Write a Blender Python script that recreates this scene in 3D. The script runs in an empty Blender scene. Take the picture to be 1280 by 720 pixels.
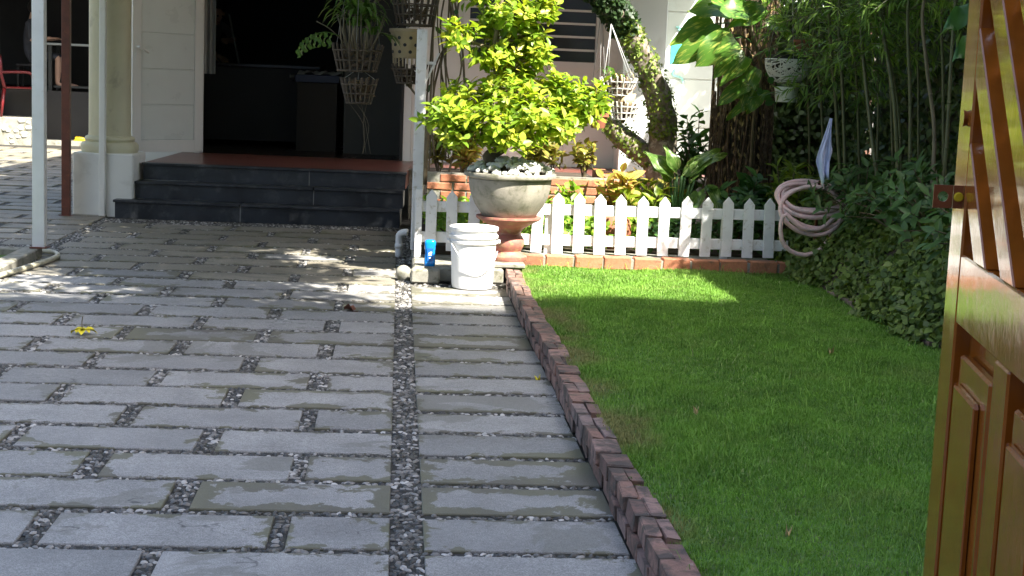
import bpy, bmesh, math, random
import numpy as np
from mathutils import Vector, Matrix
random.seed(7); RNG = np.random.default_rng(11)
S = bpy.context.scene; COL = S.collection
R = math.radians; PI = math.pi

# ------------------------------------------------------------------ camera
FPX = 1900.0; CH = 1.33
_d = np.array([500-640, 88-360, FPX]); _d /= np.linalg.norm(_d)
_l = np.array([1, .03, 0.]); _l[2] = -(_l[0]*_d[0]+_l[1]*_d[1])/_d[2]; _l /= np.linalg.norm(_l)
_g = np.cross(_d, _l)
ROT = np.array([_l, _d, -_g])                       # camera axes (right, down, forward) -> world
cam = bpy.data.cameras.new('camera'); cam_o = bpy.data.objects.new('camera', cam); COL.objects.link(cam_o)
m = Matrix([[ROT[i][0], -ROT[i][1], -ROT[i][2]] for i in range(3)]).to_4x4()
m.translation = (0, 0, CH); cam_o.matrix_world = m
cam.sensor_width = 36.0; cam.lens = 36.0*FPX/1280.0; cam.clip_start = .05; cam.clip_end = 1500
S.camera = cam_o
def at(x, y, Y):                                    # a photo pixel at a chosen distance -> world point
    r = ROT @ np.array([x-640, y-360, FPX]); t = Y/r[1]
    return Vector((r[0]*t, Y, CH+r[2]*t))

# ------------------------------------------------------------------ sky, sun, exposure
SUN_EL = 50.0; SUN_H = (.60, -.80)                  # horizontal direction towards the sun: behind the camera, right
W = bpy.data.worlds.new('World'); S.world = W; W.use_nodes = True
wn = W.node_tree.nodes; wl = W.node_tree.links
sky = wn.new('ShaderNodeTexSky'); sky.sky_type = 'NISHITA'; sky.sun_disc = False
sky.air_density = 1.0; sky.dust_density = 3.0; sky.ozone_density = .6; sky.sun_elevation = R(SUN_EL); sky.sun_rotation = math.atan2(SUN_H[0], SUN_H[1])
bg = wn['Background']; bg.inputs[1].default_value = .15
wl.new(sky.outputs[0], bg.inputs[0])
sl = bpy.data.lights.new('sun', 'SUN'); sl.energy = 4.6; sl.angle = R(.55); sl.color = (1, .95, .86)
so = bpy.data.objects.new('sun', sl); COL.objects.link(so)
SV = Vector((SUN_H[0]*math.cos(R(SUN_EL)), SUN_H[1]*math.cos(R(SUN_EL)), math.sin(R(SUN_EL))))
so.rotation_euler = SV.to_track_quat('Z', 'Y').to_euler(); so.location = SV*30
S.view_settings.view_transform = 'Standard'; S.view_settings.look = 'None'
S.view_settings.exposure = 2.1; S.view_settings.gamma = 1; S.view_settings.use_curve_mapping = False
S.render.engine = 'CYCLES'

# ------------------------------------------------------------------ helpers
def link(o, parent=None):
    COL.objects.link(o)
    if parent is not None: o.parent = parent
    return o
def tag(o, label=None, cat=None, group=None, kind=None):
    if label: o['label'] = label
    if cat: o['category'] = cat
    if group: o['group'] = group
    if kind: o['kind'] = kind
    return o
def thing(name, label, cat, loc=(0, 0, 0), rz=0, group=None):
    o = bpy.data.objects.new(name, None); o.empty_display_size = .1; link(o)
    o.location = loc; o.rotation_euler = (0, 0, rz)
    return tag(o, label, cat, group)
def bulk(name, V, F, mat, parent=None, uv=None, smooth=False):
    """V (n,3) floats, F list of (m,k) int arrays"""
    me = bpy.data.meshes.new(name)
    V = np.ascontiguousarray(V, dtype=np.float32)
    me.vertices.add(len(V)); me.vertices.foreach_set('co', V.ravel())
    loops = np.concatenate([f.ravel() for f in F]).astype(np.int32)
    tot = np.concatenate([np.full(len(f), f.shape[1]) for f in F]); st = np.concatenate([[0], np.cumsum(tot)[:-1]]).astype(np.int32)
    me.loops.add(len(loops)); me.loops.foreach_set('vertex_index', loops)
    me.polygons.add(len(st)); me.polygons.foreach_set('loop_start', st)
    if smooth: me.polygons.foreach_set('use_smooth', np.ones(len(st), dtype=bool))
    if uv is not None:
        u = me.uv_layers.new(name='UVMap'); u.data.foreach_set('uv', np.ascontiguousarray(uv[loops], dtype=np.float32).ravel())
    me.update(calc_edges=True); me.materials.append(mat)
    return link(bpy.data.objects.new(name, me), parent)
def bmo(name, bm, mat, parent=None, smooth=False, auto=None):
    me = bpy.data.meshes.new(name); bmesh.ops.recalc_face_normals(bm, faces=bm.faces)
    bm.to_mesh(me); bm.free(); me.materials.append(mat)
    if smooth: me.polygons.foreach_set('use_smooth', [True]*len(me.polygons))
    o = link(bpy.data.objects.new(name, me), parent)
    if auto:
        me.polygons.foreach_set('use_smooth', [True]*len(me.polygons)); me.set_sharp_from_angle(angle=R(auto))
    return o
def box(bm, x0, x1, y0, y1, z0, z1, M=None, bev=0, seg=1):
    vs = [bm.verts.new(p) for p in ((x0,y0,z0),(x1,y0,z0),(x1,y1,z0),(x0,y1,z0),(x0,y0,z1),(x1,y0,z1),(x1,y1,z1),(x0,y1,z1))]
    fs = [bm.faces.new([vs[i] for i in q]) for q in ((3,2,1,0),(4,5,6,7),(0,1,5,4),(1,2,6,5),(2,3,7,6),(3,0,4,7))]
    if bev:
        es = list({e for f in fs for e in f.edges})
        r = bmesh.ops.bevel(bm, geom=es, offset=bev, segments=seg, profile=.5, affect='EDGES')
        vs = list({v for f in r['faces'] for v in f.verts} | {v for v in vs if v.is_valid})
    if M is not None:
        for v in vs: v.co = M @ v.co
    return vs
def tube(bm, pts, rad, n=8, cap=True):
    pts = [Vector(p) for p in pts]; N = len(pts)
    if not hasattr(rad, '__len__'): rad = [rad]*N
    rings = []; up = Vector((0, 0, 1)); prev = None
    for i, p in enumerate(pts):
        t = (pts[min(i+1, N-1)]-pts[max(i-1, 0)]).normalized()
        if prev is None:
            a = t.cross(up) if abs(t.z) < .95 else t.cross(Vector((1, 0, 0)))
        else: a = prev - t*prev.dot(t)
        a.normalize(); prev = a; b = t.cross(a)
        rings.append([bm.verts.new(p+(a*math.cos(2*PI*k/n)+b*math.sin(2*PI*k/n))*rad[i]) for k in range(n)])
    for i in range(N-1):
        for k in range(n):
            bm.faces.new((rings[i][k], rings[i][(k+1) % n], rings[i+1][(k+1) % n], rings[i+1][k]))
    if cap:
        bm.faces.new(rings[0][::-1]); bm.faces.new(rings[-1])
    return rings
def lathe(bm, prof, n=32, c=(0, 0, 0), close=True):
    rings = []
    for r, z in prof:
        rings.append([bm.verts.new((c[0]+r*math.cos(2*PI*k/n), c[1]+r*math.sin(2*PI*k/n), c[2]+z)) for k in range(n)])
    for a, b in zip(rings[:-1], rings[1:]):
        for k in range(n): bm.faces.new((a[k], a[(k+1) % n], b[(k+1) % n], b[k]))
    if close:
        bm.faces.new(rings[0][::-1]); bm.faces.new(rings[-1])
def bx(name, args, mat, parent=None, bev=0, M=None):
    bm = bmesh.new()
    for a in (args if isinstance(args[0], (tuple, list)) else [args]): box(bm, *a, M=M, bev=bev)
    return bmo(name, bm, mat, parent)
def tb(name, pts, rad, mat, parent=None, n=8):
    bm = bmesh.new(); tube(bm, pts, rad, n); return bmo(name, bm, mat, parent, smooth=True)
def smooth_path(pts, n=6):
    P = [Vector(p) for p in pts]; out = []
    for i in range(len(P)-1):
        p0 = P[max(i-1, 0)]; p1 = P[i]; p2 = P[i+1]; p3 = P[min(i+2, len(P)-1)]
        for k in range(n):
            t = k/n
            out.append(.5*((2*p1)+(p2-p0)*t+(2*p0-5*p1+4*p2-p3)*t*t+(3*p1-p0-3*p2+p3)*t**3))
    out.append(P[-1]); return out
def interp(vals, n=6):
    out = []
    for a, b in zip(vals[:-1], vals[1:]): out += [a+(b-a)*k/n for k in range(n)]
    return out+[vals[-1]]

# ------------------------------------------------------------------ materials
class MT:
    def __init__(s, name):
        s.m = bpy.data.materials.new(name); s.m.use_nodes = True
        s.t = s.m.node_tree; s.n = s.t.nodes; s.l = s.t.links; s.b = s.n['Principled BSDF']; s.out = s.n['Material Output']
    def N(s, t, **k):
        o = s.n.new(t)
        for a, v in k.items(): setattr(o, a, v)
        return o
    def put(s, sock, v):
        if hasattr(v, 'links') or hasattr(v, 'is_output'): s.l.new(v, sock)
        elif isinstance(v, (tuple, list)) and len(v) == 3 and len(sock.default_value) == 4: sock.default_value = (*v, 1)
        else: sock.default_value = v
    def pos(s): return s.N('ShaderNodeNewGeometry').outputs['Position']
    def oco(s): return s.N('ShaderNodeTexCoord').outputs['Object']
    def gen(s): return s.N('ShaderNodeTexCoord').outputs['Generated']
    def uv(s): return s.N('ShaderNodeTexCoord').outputs['UV']
    def isl(s): return s.N('ShaderNodeNewGeometry').outputs['Random Per Island']
    def rnd(s): return s.N('ShaderNodeObjectInfo').outputs['Random']
    def noise(s, vec, scale, det=4, rough=.55, dist=0):
        o = s.N('ShaderNodeTexNoise'); s.l.new(vec, o.inputs['Vector']); o.inputs['Scale'].default_value = scale
        o.inputs['Detail'].default_value = det; o.inputs['Roughness'].default_value = rough; o.inputs['Distortion'].default_value = dist
        return o.outputs[0]
    def vor(s, vec, scale, feat='F1'):
        o = s.N('ShaderNodeTexVoronoi', feature=feat); s.l.new(vec, o.inputs['Vector']); o.inputs['Scale'].default_value = scale
        return o.outputs[0]
    def ramp(s, f, stops, mode='LINEAR'):
        o = s.N('ShaderNodeValToRGB'); o.color_ramp.interpolation = mode; e = o.color_ramp.elements
        while len(e) < len(stops): e.new(.5)
        for el, (p, c) in zip(e, stops):
            el.position = p; el.color = (*c, 1) if hasattr(c, '__len__') else (c, c, c, 1)
        s.l.new(f, o.inputs[0]); return o.outputs[0]
    def mix(s, f, a, b, mode='MIX'):
        o = s.N('ShaderNodeMix', data_type='RGBA', blend_type=mode)
        s.put(o.inputs[0], f); s.put(o.inputs[6], a); s.put(o.inputs[7], b); return o.outputs[2]
    def math(s, op, a, b=0.):
        o = s.N('ShaderNodeMath', operation=op); s.put(o.inputs[0], a); s.put(o.inputs[1], b); return o.outputs[0]
    def vadd(s, a, b):
        o = s.N('ShaderNodeVectorMath', operation='ADD'); s.put(o.inputs[0], a); s.put(o.inputs[1], b); return o.outputs[0]
    def vmul(s, a, b):
        o = s.N('ShaderNodeVectorMath', operation='MULTIPLY'); s.put(o.inputs[0], a); o.inputs[1].default_value = b; return o.outputs[0]
    def bump(s, h, st=.3, d=.01, prev=None):
        o = s.N('ShaderNodeBump'); s.l.new(h, o.inputs['Height']); o.inputs['Strength'].default_value = st; o.inputs['Distance'].default_value = d
        if prev is not None: s.l.new(prev, o.inputs['Normal'])
        return o.outputs[0]
    def fin(s, col, rough=.6, nrm=None, spec=.5, metal=0, coat=0):
        s.put(s.b.inputs['Base Color'], col); s.put(s.b.inputs['Roughness'], rough)
        s.b.inputs['Specular IOR Level'].default_value = spec; s.b.inputs['Metallic'].default_value = metal
        if coat: s.b.inputs['Coat Weight'].default_value = coat; s.b.inputs['Coat Roughness'].default_value = .05
        if nrm is not None: s.l.new(nrm, s.b.inputs['Normal'])
        return s.m
def plain(name, col, rough=.6, var=.12, scale=6, bump=.15, bscale=60, dirt=None, spec=.5, metal=0, coat=0, dthr=(.52, .68)):
    t = MT(name); p = t.pos()
    n = t.noise(p, scale, 5); c2 = tuple(max(0, c*(1-var)) for c in col); c1 = tuple(min(1, c*(1+var)) for c in col)
    c = t.ramp(n, [(.3, c2), (.7, c1)])
    if dirt:
        d = t.ramp(t.noise(p, scale*1.7, 6, .65, .4), [(dthr[0], 0.), (dthr[1], 1.)]); c = t.mix(d, c, dirt)
    h = t.noise(p, bscale, 4, .6)
    r = t.math('ADD', t.math('MULTIPLY', n, .15), rough-.07)
    return t.fin(c, r, t.bump(h, bump, .004), spec, metal, coat)
def leafmat(name, c1, c2, trans=.35, rough=.42, tip=None, stripe=None, c3=None):
    t = MT(name); r = t.isl()
    st = [(0., c1), (.75, c2)] + ([(.95, c3)] if c3 else [])
    c = t.ramp(r, st)
    if stripe or tip:
        u = t.uv()
        if stripe:
            f = t.ramp(t.noise(t.vmul(u, (9, 2.2, 1)), 1.6, 3, .6, .5), [(.54, 0.), (.64, 1.)]); c = t.mix(f, c, stripe)
        if tip:
            sx = t.N('ShaderNodeSeparateXYZ'); t.l.new(u, sx.inputs[0])
            f = t.ramp(t.math('ABSOLUTE', t.math('SUBTRACT', sx.outputs[0], .5)), [(.03, .8), (.16, 0.)]); c = t.mix(f, c, tip)
    bs = t.b; t.put(bs.inputs['Base Color'], c); bs.inputs['Roughness'].default_value = rough; bs.inputs['Specular IOR Level'].default_value = .4
    tr = t.N('ShaderNodeBsdfTranslucent'); t.l.new(t.mix(.5, c, (.9, 1., .25), 'MULTIPLY'), tr.inputs[0])
    tc = t.mix(1., c, (1.25, 1.3, .6), 'MULTIPLY'); t.l.new(tc, tr.inputs[0])
    mx = t.N('ShaderNodeMixShader'); mx.inputs[0].default_value = trans
    t.l.new(bs.outputs[0], mx.inputs[1]); t.l.new(tr.outputs[0], mx.inputs[2]); t.l.new(mx.outputs[0], t.out.inputs[0])
    return t.m

def mk_slab(name, stops, thr=.505):
    t = MT(name); p = t.pos(); r = t.rnd()
    base = t.ramp(r, [(0., stops[0]), (.5, stops[1]), (1., stops[2])])
    sp = t.ramp(t.noise(p, 260, 3, .75), [(.34, .50), (.5, 1.), (.66, 1.42)])
    c = t.mix(1., base, sp, 'MULTIPLY')
    mid = t.ramp(t.noise(p, 48, 5, .75), [(.3, .78), (.7, 1.18)]); c = t.mix(1., c, mid, 'MULTIPLY')
    cl = t.ramp(t.noise(p, 4.5, 5, .6), [(.3, .80), (.7, 1.14)]); c = t.mix(1., c, cl, 'MULTIPLY')
    # grime creeping in from the slab's edges
    g = t.N('ShaderNodeSeparateXYZ'); t.l.new(t.gen(), g.inputs[0])
    ex = t.math('MULTIPLY', t.math('SUBTRACT', .5, t.math('ABSOLUTE', t.math('SUBTRACT', g.outputs[0], .5))), .60)
    ey = t.math('MULTIPLY', t.math('SUBTRACT', .5, t.math('ABSOLUTE', t.math('SUBTRACT', g.outputs[1], .5))), .30)
    e = t.math('MINIMUM', ex, ey)
    n1 = t.math('ADD', t.math('MULTIPLY', t.noise(p, 8, 6, .66, .3), .62), t.math('MULTIPLY', t.noise(p, 1.1, 2, .5), .40))
    f = t.math('SUBTRACT', t.math('MULTIPLY', t.math('SUBTRACT', n1, thr), .62), e)
    f = t.ramp(t.math('ADD', t.math('MULTIPLY', f, 22.), .42), [(.40, 0.), (.56, 1.)])
    c = t.mix(t.math('MULTIPLY', f, .82), c, t.ramp(t.noise(p, 2.2, 3), [(.35, (.085, .076, .055)), (.65, (.125, .120, .06))]))
    # old damp blotches and hairline cracks
    b = t.ramp(t.noise(p, 1.35, 6, .6, .8), [(.585, 0.), (.60, .45), (.7, .5)]); c = t.mix(b, c, (.13, .125, .10))
    wv = t.vadd(p, t.vmul(t.N('ShaderNodeTexNoise').outputs[1], (.2, .2, .2)))
    k = t.ramp(t.vor(wv, 1.1, 'DISTANCE_TO_EDGE'), [(0., 1.), (.006, 0.)])
    c = t.mix(t.math('MULTIPLY', k, t.ramp(t.noise(p, .9, 2), [(.56, 0.), (.6, .9)])), c, (.04, .04, .04))
    h = t.noise(p, 160, 4, .7)
    return t.fin(c, t.math('ADD', t.math('MULTIPLY', cl, .2), .42), t.bump(h, .35, .003))
M = {}
M['slab'] = mk_slab('granite_slab', [(.225, .220, .212), (.272, .265, .255), (.315, .307, .293)])
M['slabd'] = mk_slab('damp_granite_slab', [(.225, .220, .212), (.265, .258, .248), (.30, .293, .28)], .40)
M['slabw'] = mk_slab('tan_shade_slab', [(.195, .175, .135), (.235, .212, .165), (.265, .242, .195)])  # tan slabs near the house; some of the warm dark tone is painted shade
def mk_pebble():
    t = MT('pebble'); c = t.ramp(t.isl(), [(0., (.028, .028, .028)), (.35, (.065, .062, .058)), (.6, (.15, .143, .132)), (.82, (.33, .315, .295)), (1., (.58, .56, .53))])
    c = t.mix(t.ramp(t.noise(t.pos(), 3., 4), [(.42, 0.), (.62, .55)]), c, (.055, .05, .035))
    return t.fin(c, .45, t.bump(t.noise(t.pos(), 220, 3), .2, .002))
M['pebble'] = mk_pebble()
M['mortar'] = plain('pebble_mortar', (.026, .024, .021), .75, .3, 8, .5, 130, (.05, .05, .03))
def mk_brick(name, cols, dirt, ds=(.5, .64), speck=.25):
    t = MT(name); p = t.pos(); c = t.ramp(t.rnd(), [(i/(len(cols)-1), k) for i, k in enumerate(cols)])
    c = t.mix(1., c, t.ramp(t.noise(p, 40, 5, .7), [(.3, 1-speck), (.7, 1+speck)]), 'MULTIPLY')
    d = t.ramp(t.noise(p, 11, 6, .65, .5), [(ds[0], 0.), (ds[1], .85)]); c = t.mix(d, c, dirt)
    w = t.ramp(t.noise(p, 26, 5, .7), [(.62, 0.), (.72, .45)]); c = t.mix(w, c, (.42, .40, .38))
    return t.fin(c, .72, t.bump(t.noise(p, 90, 5, .7), .55, .006))
M['kbrick'] = mk_brick('kerb_brick', [(.17, .095, .078), (.25, .135, .10), (.31, .185, .15), (.22, .155, .14)], (.05, .043, .036), (.44, .58))
M['obrick'] = mk_brick('orange_brick', [(.36, .13, .065), (.42, .17, .085), (.33, .115, .06)], (.14, .08, .05), (.55, .7), .18)
M['dbrick'] = mk_brick('old_wall_brick', [(.13, .06, .04), (.17, .08, .05), (.10, .05, .035)], (.04, .035, .028))
M['bmortar'] = plain('brick_mortar', (.11, .10, .085), .85, .3, 20, .5, 120, (.05, .05, .035))
M['soil'] = plain('soil', (.055, .04, .026), .9, .4, 12, .8, 60)
M['earth'] = plain('earth', (.09, .08, .06), .9, .3, 3, .5, 40)
M['concrete'] = plain('old_concrete', (.26, .25, .21), .8, .25, 9, .5, 90, (.10, .10, .05))
M['white'] = plain('white_paint', (.74, .74, .73), .42, .05, 9, .12, 70, (.50, .47, .40), dthr=(.62, .78))
M['fence'] = plain('fence_paint', (.80, .80, .80), .45, .05, 14, .3, 120, (.50, .47, .40), dthr=(.56, .70))
M['wall'] = plain('wall_paint', (.78, .78, .72), .7, .05, 2, .15, 120, (.55, .55, .49), dthr=(.55, .8))
M['wallg'] = plain('pale_green_wall', (.66, .70, .64), .7, .05, 2, .15, 120, (.52, .55, .48), dthr=(.55, .8))
M['cream'] = plain('cream_column', (.64, .61, .42), .6, .06, 3, .15, 90, (.42, .39, .27), dthr=(.58, .78))
M['doorw'] = plain('door_white', (.78, .78, .73), .35, .03, 3, .04, 60)
M['dpanel'] = plain('door_panel', (.64, .69, .65), .28, .04, 3, .04, 60)
M['blk'] = plain('black_stone', (.026, .029, .034), .34, .5, 4, .2, 70, (.085, .09, .09), dthr=(.52, .72))
M['jnt'] = plain('pale_joint', (.28, .27, .25), .8)
M['redt'] = plain('red_tile', (.17, .058, .042), .30, .15, 3, .08, 60, (.13, .06, .05))
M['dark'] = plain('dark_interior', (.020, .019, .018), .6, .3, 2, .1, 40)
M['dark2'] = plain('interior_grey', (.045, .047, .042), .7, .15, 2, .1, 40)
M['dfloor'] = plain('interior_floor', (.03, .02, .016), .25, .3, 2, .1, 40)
M['curtain'] = plain('curtain_cloth', (.34, .36, .35), .8, .1, 6, .2, 90)
M['curtainw'] = plain('window_curtain', (.34, .32, .28), .85, .25, 9, .2, 90)
M['glass'] = plain('window_glass', (.05, .054, .054), .12, .1, 2, .03, 9)
M['rust'] = plain('rusty_paint', (.13, .040, .022), .5, .2, 12, .25, 90, (.22, .075, .03), dthr=(.6, .75))
M['bucket'] = plain('bucket_plastic', (.78, .78, .76), .38, .02, 4, .02, 30, (.62, .60, .54), dthr=(.58, .72))
M['blue'] = plain('bottle_blue', (.004, .20, .62), .18, .08, 8, .01, 30)
M['labelb'] = plain('bottle_label', (.01, .10, .36), .3, .1, 20, .01, 30)
M['whitep'] = plain('print_white', (.8, .82, .82), .4, .02, 4, .01, 30)
M['teal'] = plain('teal_flat', (.06, .52, .46), .6, .25, 14, .1, 60)
M['teal2'] = plain('teal_pale_flat', (.34, .66, .60), .6, .2, 14, .1, 60)
M['bowl'] = plain('weathered_bowl', (.30, .275, .225), .72, .22, 9, .45, 110, (.14, .14, .09), dthr=(.5, .7))
M['ped'] = plain('red_pedestal', (.34, .13, .10), .6, .2, 14, .35, 90, (.36, .24, .12), dthr=(.52, .66))
M['stone'] = plain('white_stone', (.60, .60, .54), .6, .15, 14, .3, 70, (.30, .33, .22))
M['bark'] = plain('bark', (.20, .165, .12), .85, .4, 14, 1., 60, (.35, .32, .26), dthr=(.5, .62))
M['barkd'] = plain('dark_bark', (.11, .075, .048), .85, .4, 16, 1., 70, (.24, .17, .10), dthr=(.5, .62))
M['twig'] = plain('twig', (.15, .12, .07), .8, .3, 16, .5, 90)
M['basket'] = plain('basket_wood', (.095, .072, .05), .8, .3, 18, .4, 120)
M['basketw'] = plain('basket_white', (.60, .58, .53), .7, .12, 18, .2, 90, (.35, .30, .24))
M['clay'] = plain('tan_clay', (.40, .31, .18), .7, .12, 12, .3, 80)
M['terra'] = plain('terracotta', (.28, .10, .055), .75, .15, 12, .3, 80)
M['wire'] = plain('wire', (.30, .30, .29), .4, .1, 10, .05, 60)
M['wirew'] = plain('white_wire', (.66, .67, .66), .45, .05, 10, .05, 60)
M['hosec'] = plain('cream_hose', (.50, .48, .36), .42, .08, 10, .08, 60, (.34, .31, .22))
M['hosep'] = plain('pink_hose', (.72, .50, .48), .36, .08, 10, .06, 60, (.48, .38, .36))
M['cloth'] = plain('blue_white_cloth', (.50, .56, .76), .8, .1, 20, .3, 200)
M['culm'] = plain('bamboo_culm', (.085, .095, .035), .45, .25, 6, .2, 60, (.11, .095, .045))
M['culmd'] = plain('dry_culm', (.17, .14, .085), .55, .2, 8, .2, 60)
M['skin'] = plain('skin', (.42, .25, .17), .55, .06, 6, .1, 90)
M['shirt'] = plain('dark_shirt', (.035, .037, .045), .8, .1, 10, .3, 120)
M['shirtg'] = plain('grey_shirt', (.13, .13, .135), .8, .1, 10, .3, 120)
M['hair'] = plain('hair', (.012, .010, .009), .5, .2, 30, .5, 160)
M['redpl'] = plain('red_plastic', (.13, .008, .010), .35, .08, 6, .03, 40)
M['yellow'] = plain('yellow_petal', (.78, .66, .03), .5, .12, 18, .2, 60)
M['brownleaf'] = plain('brown_leaf', (.16, .06, .035), .7, .3, 40, .3, 90)
M['tanleaf'] = plain('tan_leaf', (.50, .36, .16), .7, .2, 40, .3, 90)
M['card'] = plain('cardboard', (.03, .025, .02), .8, .1, 5, .1, 60)
M['navy'] = plain('navy_plastic', (.012, .018, .05), .4, .1, 5, .05, 60)
M['yplast'] = plain('yellow_plastic', (.75, .52, .02), .35, .08, 5, .05, 60)
M['render'] = plain('rendered_wall', (.50, .49, .46), .8, .1, .8, .2, 60, (.36, .35, .32))
M['mossw'] = plain('mossy_wall', (.085, .085, .06), .85, .3, 3, .4, 60, (.04, .055, .025))
M['roof'] = plain('roof_sheet', (.30, .28, .26), .7, .1, 2, .2, 60)
def mk_gate():
    t = MT('varnished_brown_paint'); p = t.oco()
    n = t.noise(t.vmul(p, (2.5, 2.5, 40)), 3, 4, .6); n2 = t.noise(p, 14, 4, .6)
    c = t.ramp(n2, [(.3, (.255, .070, .009)), (.7, (.34, .098, .012))])
    h = t.noise(p, 9, 3, .6)
    h2 = t.noise(t.vmul(p, (60, 60, 9)), 3, 3, .6)
    b = t.bump(h2, .10, .003, t.bump(h, .08, .02))
    w = t.ramp(t.noise(p, 55, 4, .7), [(.70, 0.), (.76, .6)]); c = t.mix(w, c, (.34, .17, .10))
    return t.fin(c, t.math('ADD', t.math('MULTIPLY', n2, .12), .06), b, .40, 0, .35)
M['gate'] = mk_gate()
M['latch'] = plain('latch_paint', (.26, .075, .025), .4, .15, 30, .2, 120)
M['lf_bonsai'] = leafmat('bonsai_leaf', (.13, .25, .02), (.36, .46, .04), .42, c3=(.55, .53, .07))
M['lf_ivy'] = leafmat('ivy_leaf', (.055, .10, .018), (.165, .23, .045), .25, .5)
M['lf_dark'] = leafmat('dark_shrub_leaf', (.034, .08, .020), (.09, .175, .045), .26, .45)
M['lf_wall'] = leafmat('wall_creeper_leaf', (.022, .05, .012), (.075, .125, .028), .22, .5)
M['lf_bam'] = leafmat('bamboo_leaf', (.065, .15, .026), (.20, .32, .065), .42, .45)
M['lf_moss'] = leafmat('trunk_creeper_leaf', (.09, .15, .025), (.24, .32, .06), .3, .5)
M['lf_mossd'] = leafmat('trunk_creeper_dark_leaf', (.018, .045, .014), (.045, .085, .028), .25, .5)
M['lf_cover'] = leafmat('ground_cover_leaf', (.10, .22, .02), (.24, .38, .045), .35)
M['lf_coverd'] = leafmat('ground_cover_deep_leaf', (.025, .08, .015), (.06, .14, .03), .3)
M['lf_croton'] = leafmat('croton_leaf', (.30, .34, .05), (.52, .44, .12), .35, tip=(.50, .17, .10))
M['lf_crotong'] = leafmat('croton_green_leaf', (.16, .20, .03), (.34, .34, .06), .35, tip=(.24, .09, .05))
M['lf_dieff'] = leafmat('dieffenbachia_leaf', (.05, .13, .02), (.10, .19, .035), .35, .3, stripe=(.30, .38, .13))
M['lf_poth'] = leafmat('pothos_leaf', (.055, .15, .022), (.10, .22, .03), .38, .3, stripe=(.34, .40, .08))
M['lf_orch'] = leafmat('orchid_leaf', (.045, .11, .02), (.12, .22, .045), .35, .4)
M['lf_mid'] = leafmat('mid_green_leaf', (.03, .10, .025), (.07, .17, .04), .3)
M['lf_lime'] = leafmat('lime_leaf', (.12, .20, .02), (.25, .33, .03), .35)
M['lf_crown'] = leafmat('shade_tree_leaf', (.03, .08, .015), (.07, .14, .03), .25)
def mk_grass():
    t = MT('grass_blades'); p = t.pos()
    c = t.ramp(t.isl(), [(0., (.100, .215, .026)), (.6, (.165, .335, .042)), (.95, (.24, .41, .07)), (1., (.48, .50, .24))])
    c = t.mix(t.ramp(t.noise(p, 2.3, 4, .6), [(.40, 0.), (.62, .65)]), c, (.21, .40, .05))
    c = t.mix(1., c, t.ramp(t.noise(p, 7, 4, .7), [(.3, .72), (.7, 1.2)]), 'MULTIPLY')
    c = t.mix(t.ramp(t.noise(p, 1.25, 5, .65, .6), [(.54, 0.), (.68, .45)]), c, (.27, .33, .09))
    # worn, yellowed band beside the brick kerb
    sx = t.N('ShaderNodeSeparateXYZ'); t.l.new(p, sx.inputs[0])
    k = t.ramp(t.math('ADD', sx.outputs[0], t.math('MULTIPLY', t.noise(p, 5, 4, .7), .5)), [(.0, 1.), (1., 0.)])
    band = t.math('MULTIPLY', t.ramp(t.math('SUBTRACT', t.math('ADD', sx.outputs[0], t.math('MULTIPLY', t.noise(p, 4, 4, .7), -.5)), .60), [(.0, 1.), (.14, 0.)]), t.ramp(t.noise(p, 1.7, 3), [(.40, 0.), (.52, .85)]))
    c = t.mix(band, c, (.30, .26, .11))
    bs = t.b; t.put(bs.inputs['Base Color'], c); bs.inputs['Roughness'].default_value = .55; bs.inputs['Specular IOR Level'].default_value = .3
    tr = t.N('ShaderNodeBsdfTranslucent'); t.l.new(c, tr.inputs[0]); mx = t.N('ShaderNodeMixShader'); mx.inputs[0].default_value = .35
    t.l.new(bs.outputs[0], mx.inputs[1]); t.l.new(tr.outputs[0], mx.inputs[2]); t.l.new(mx.outputs[0], t.out.inputs[0])
    return t.m
M['grass'] = mk_grass()
M['turf'] = plain('turf_soil', (.07, .15, .025), .9, .3, 9, .6, 60, (.07, .06, .03))

# ------------------------------------------------------------------ leaves
T_FULL = (np.array([(0,0,0),(0,.5,0),(0,1,-.14),(-.5,.38,.07),(.5,.38,.07),(-.40,.70,.0),(.40,.70,.0)]),
          [np.array([(0,1,5,3),(0,4,6,1)]), np.array([(1,2,5),(1,6,2)])])
T_DIA = (np.array([(0,0,0),(-.5,.45,.05),(0,1,-.1),(.5,.45,.05)]), [np.array([(0,3,2,1)])])
T_OVAL = (np.array([(0,0,0),(-.42,.2,.03),(-.5,.55,.05),(0,1,-.12),(.5,.55,.05),(.42,.2,.03)]), [np.array([(0,5,4,3,2,1)])])
def norm(a): return a/np.maximum(np.linalg.norm(a, axis=1, keepdims=True), 1e-9)
def leaves(name, P, D, Nn, L, Wd, mat, parent=None, tpl=T_FULL):
    P = np.asarray(P, float); n = len(P); D = norm(np.asarray(D, float)); s = norm(np.cross(D, Nn)); N2 = np.cross(s, D)
    L = np.broadcast_to(L, n); Wd = np.broadcast_to(Wd, n); tv, tf = tpl; k = len(tv)
    V = P[:, None, :] + L[:, None, None]*tv[None, :, 1, None]*D[:, None, :] + Wd[:, None, None]*tv[None, :, 0, None]*s[:, None, :] + L[:, None, None]*tv[None, :, 2, None]*N2[:, None, :]
    off = (np.arange(n)*k)[:, None, None]
    F = [(f[None]+off).reshape(-1, f.shape[1]) for f in tf]
    uv = np.tile(np.stack([tv[:, 0]+.5, tv[:, 1]], 1), (n, 1)) + np.repeat(RNG.integers(0, 40, (n, 1)), k, 0)*np.array([[0, 3.]])
    return bulk(name, V.reshape(-1, 3), F, mat, parent, uv)
def rdir(n):
    return norm(RNG.normal(size=(n, 3)))
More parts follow.
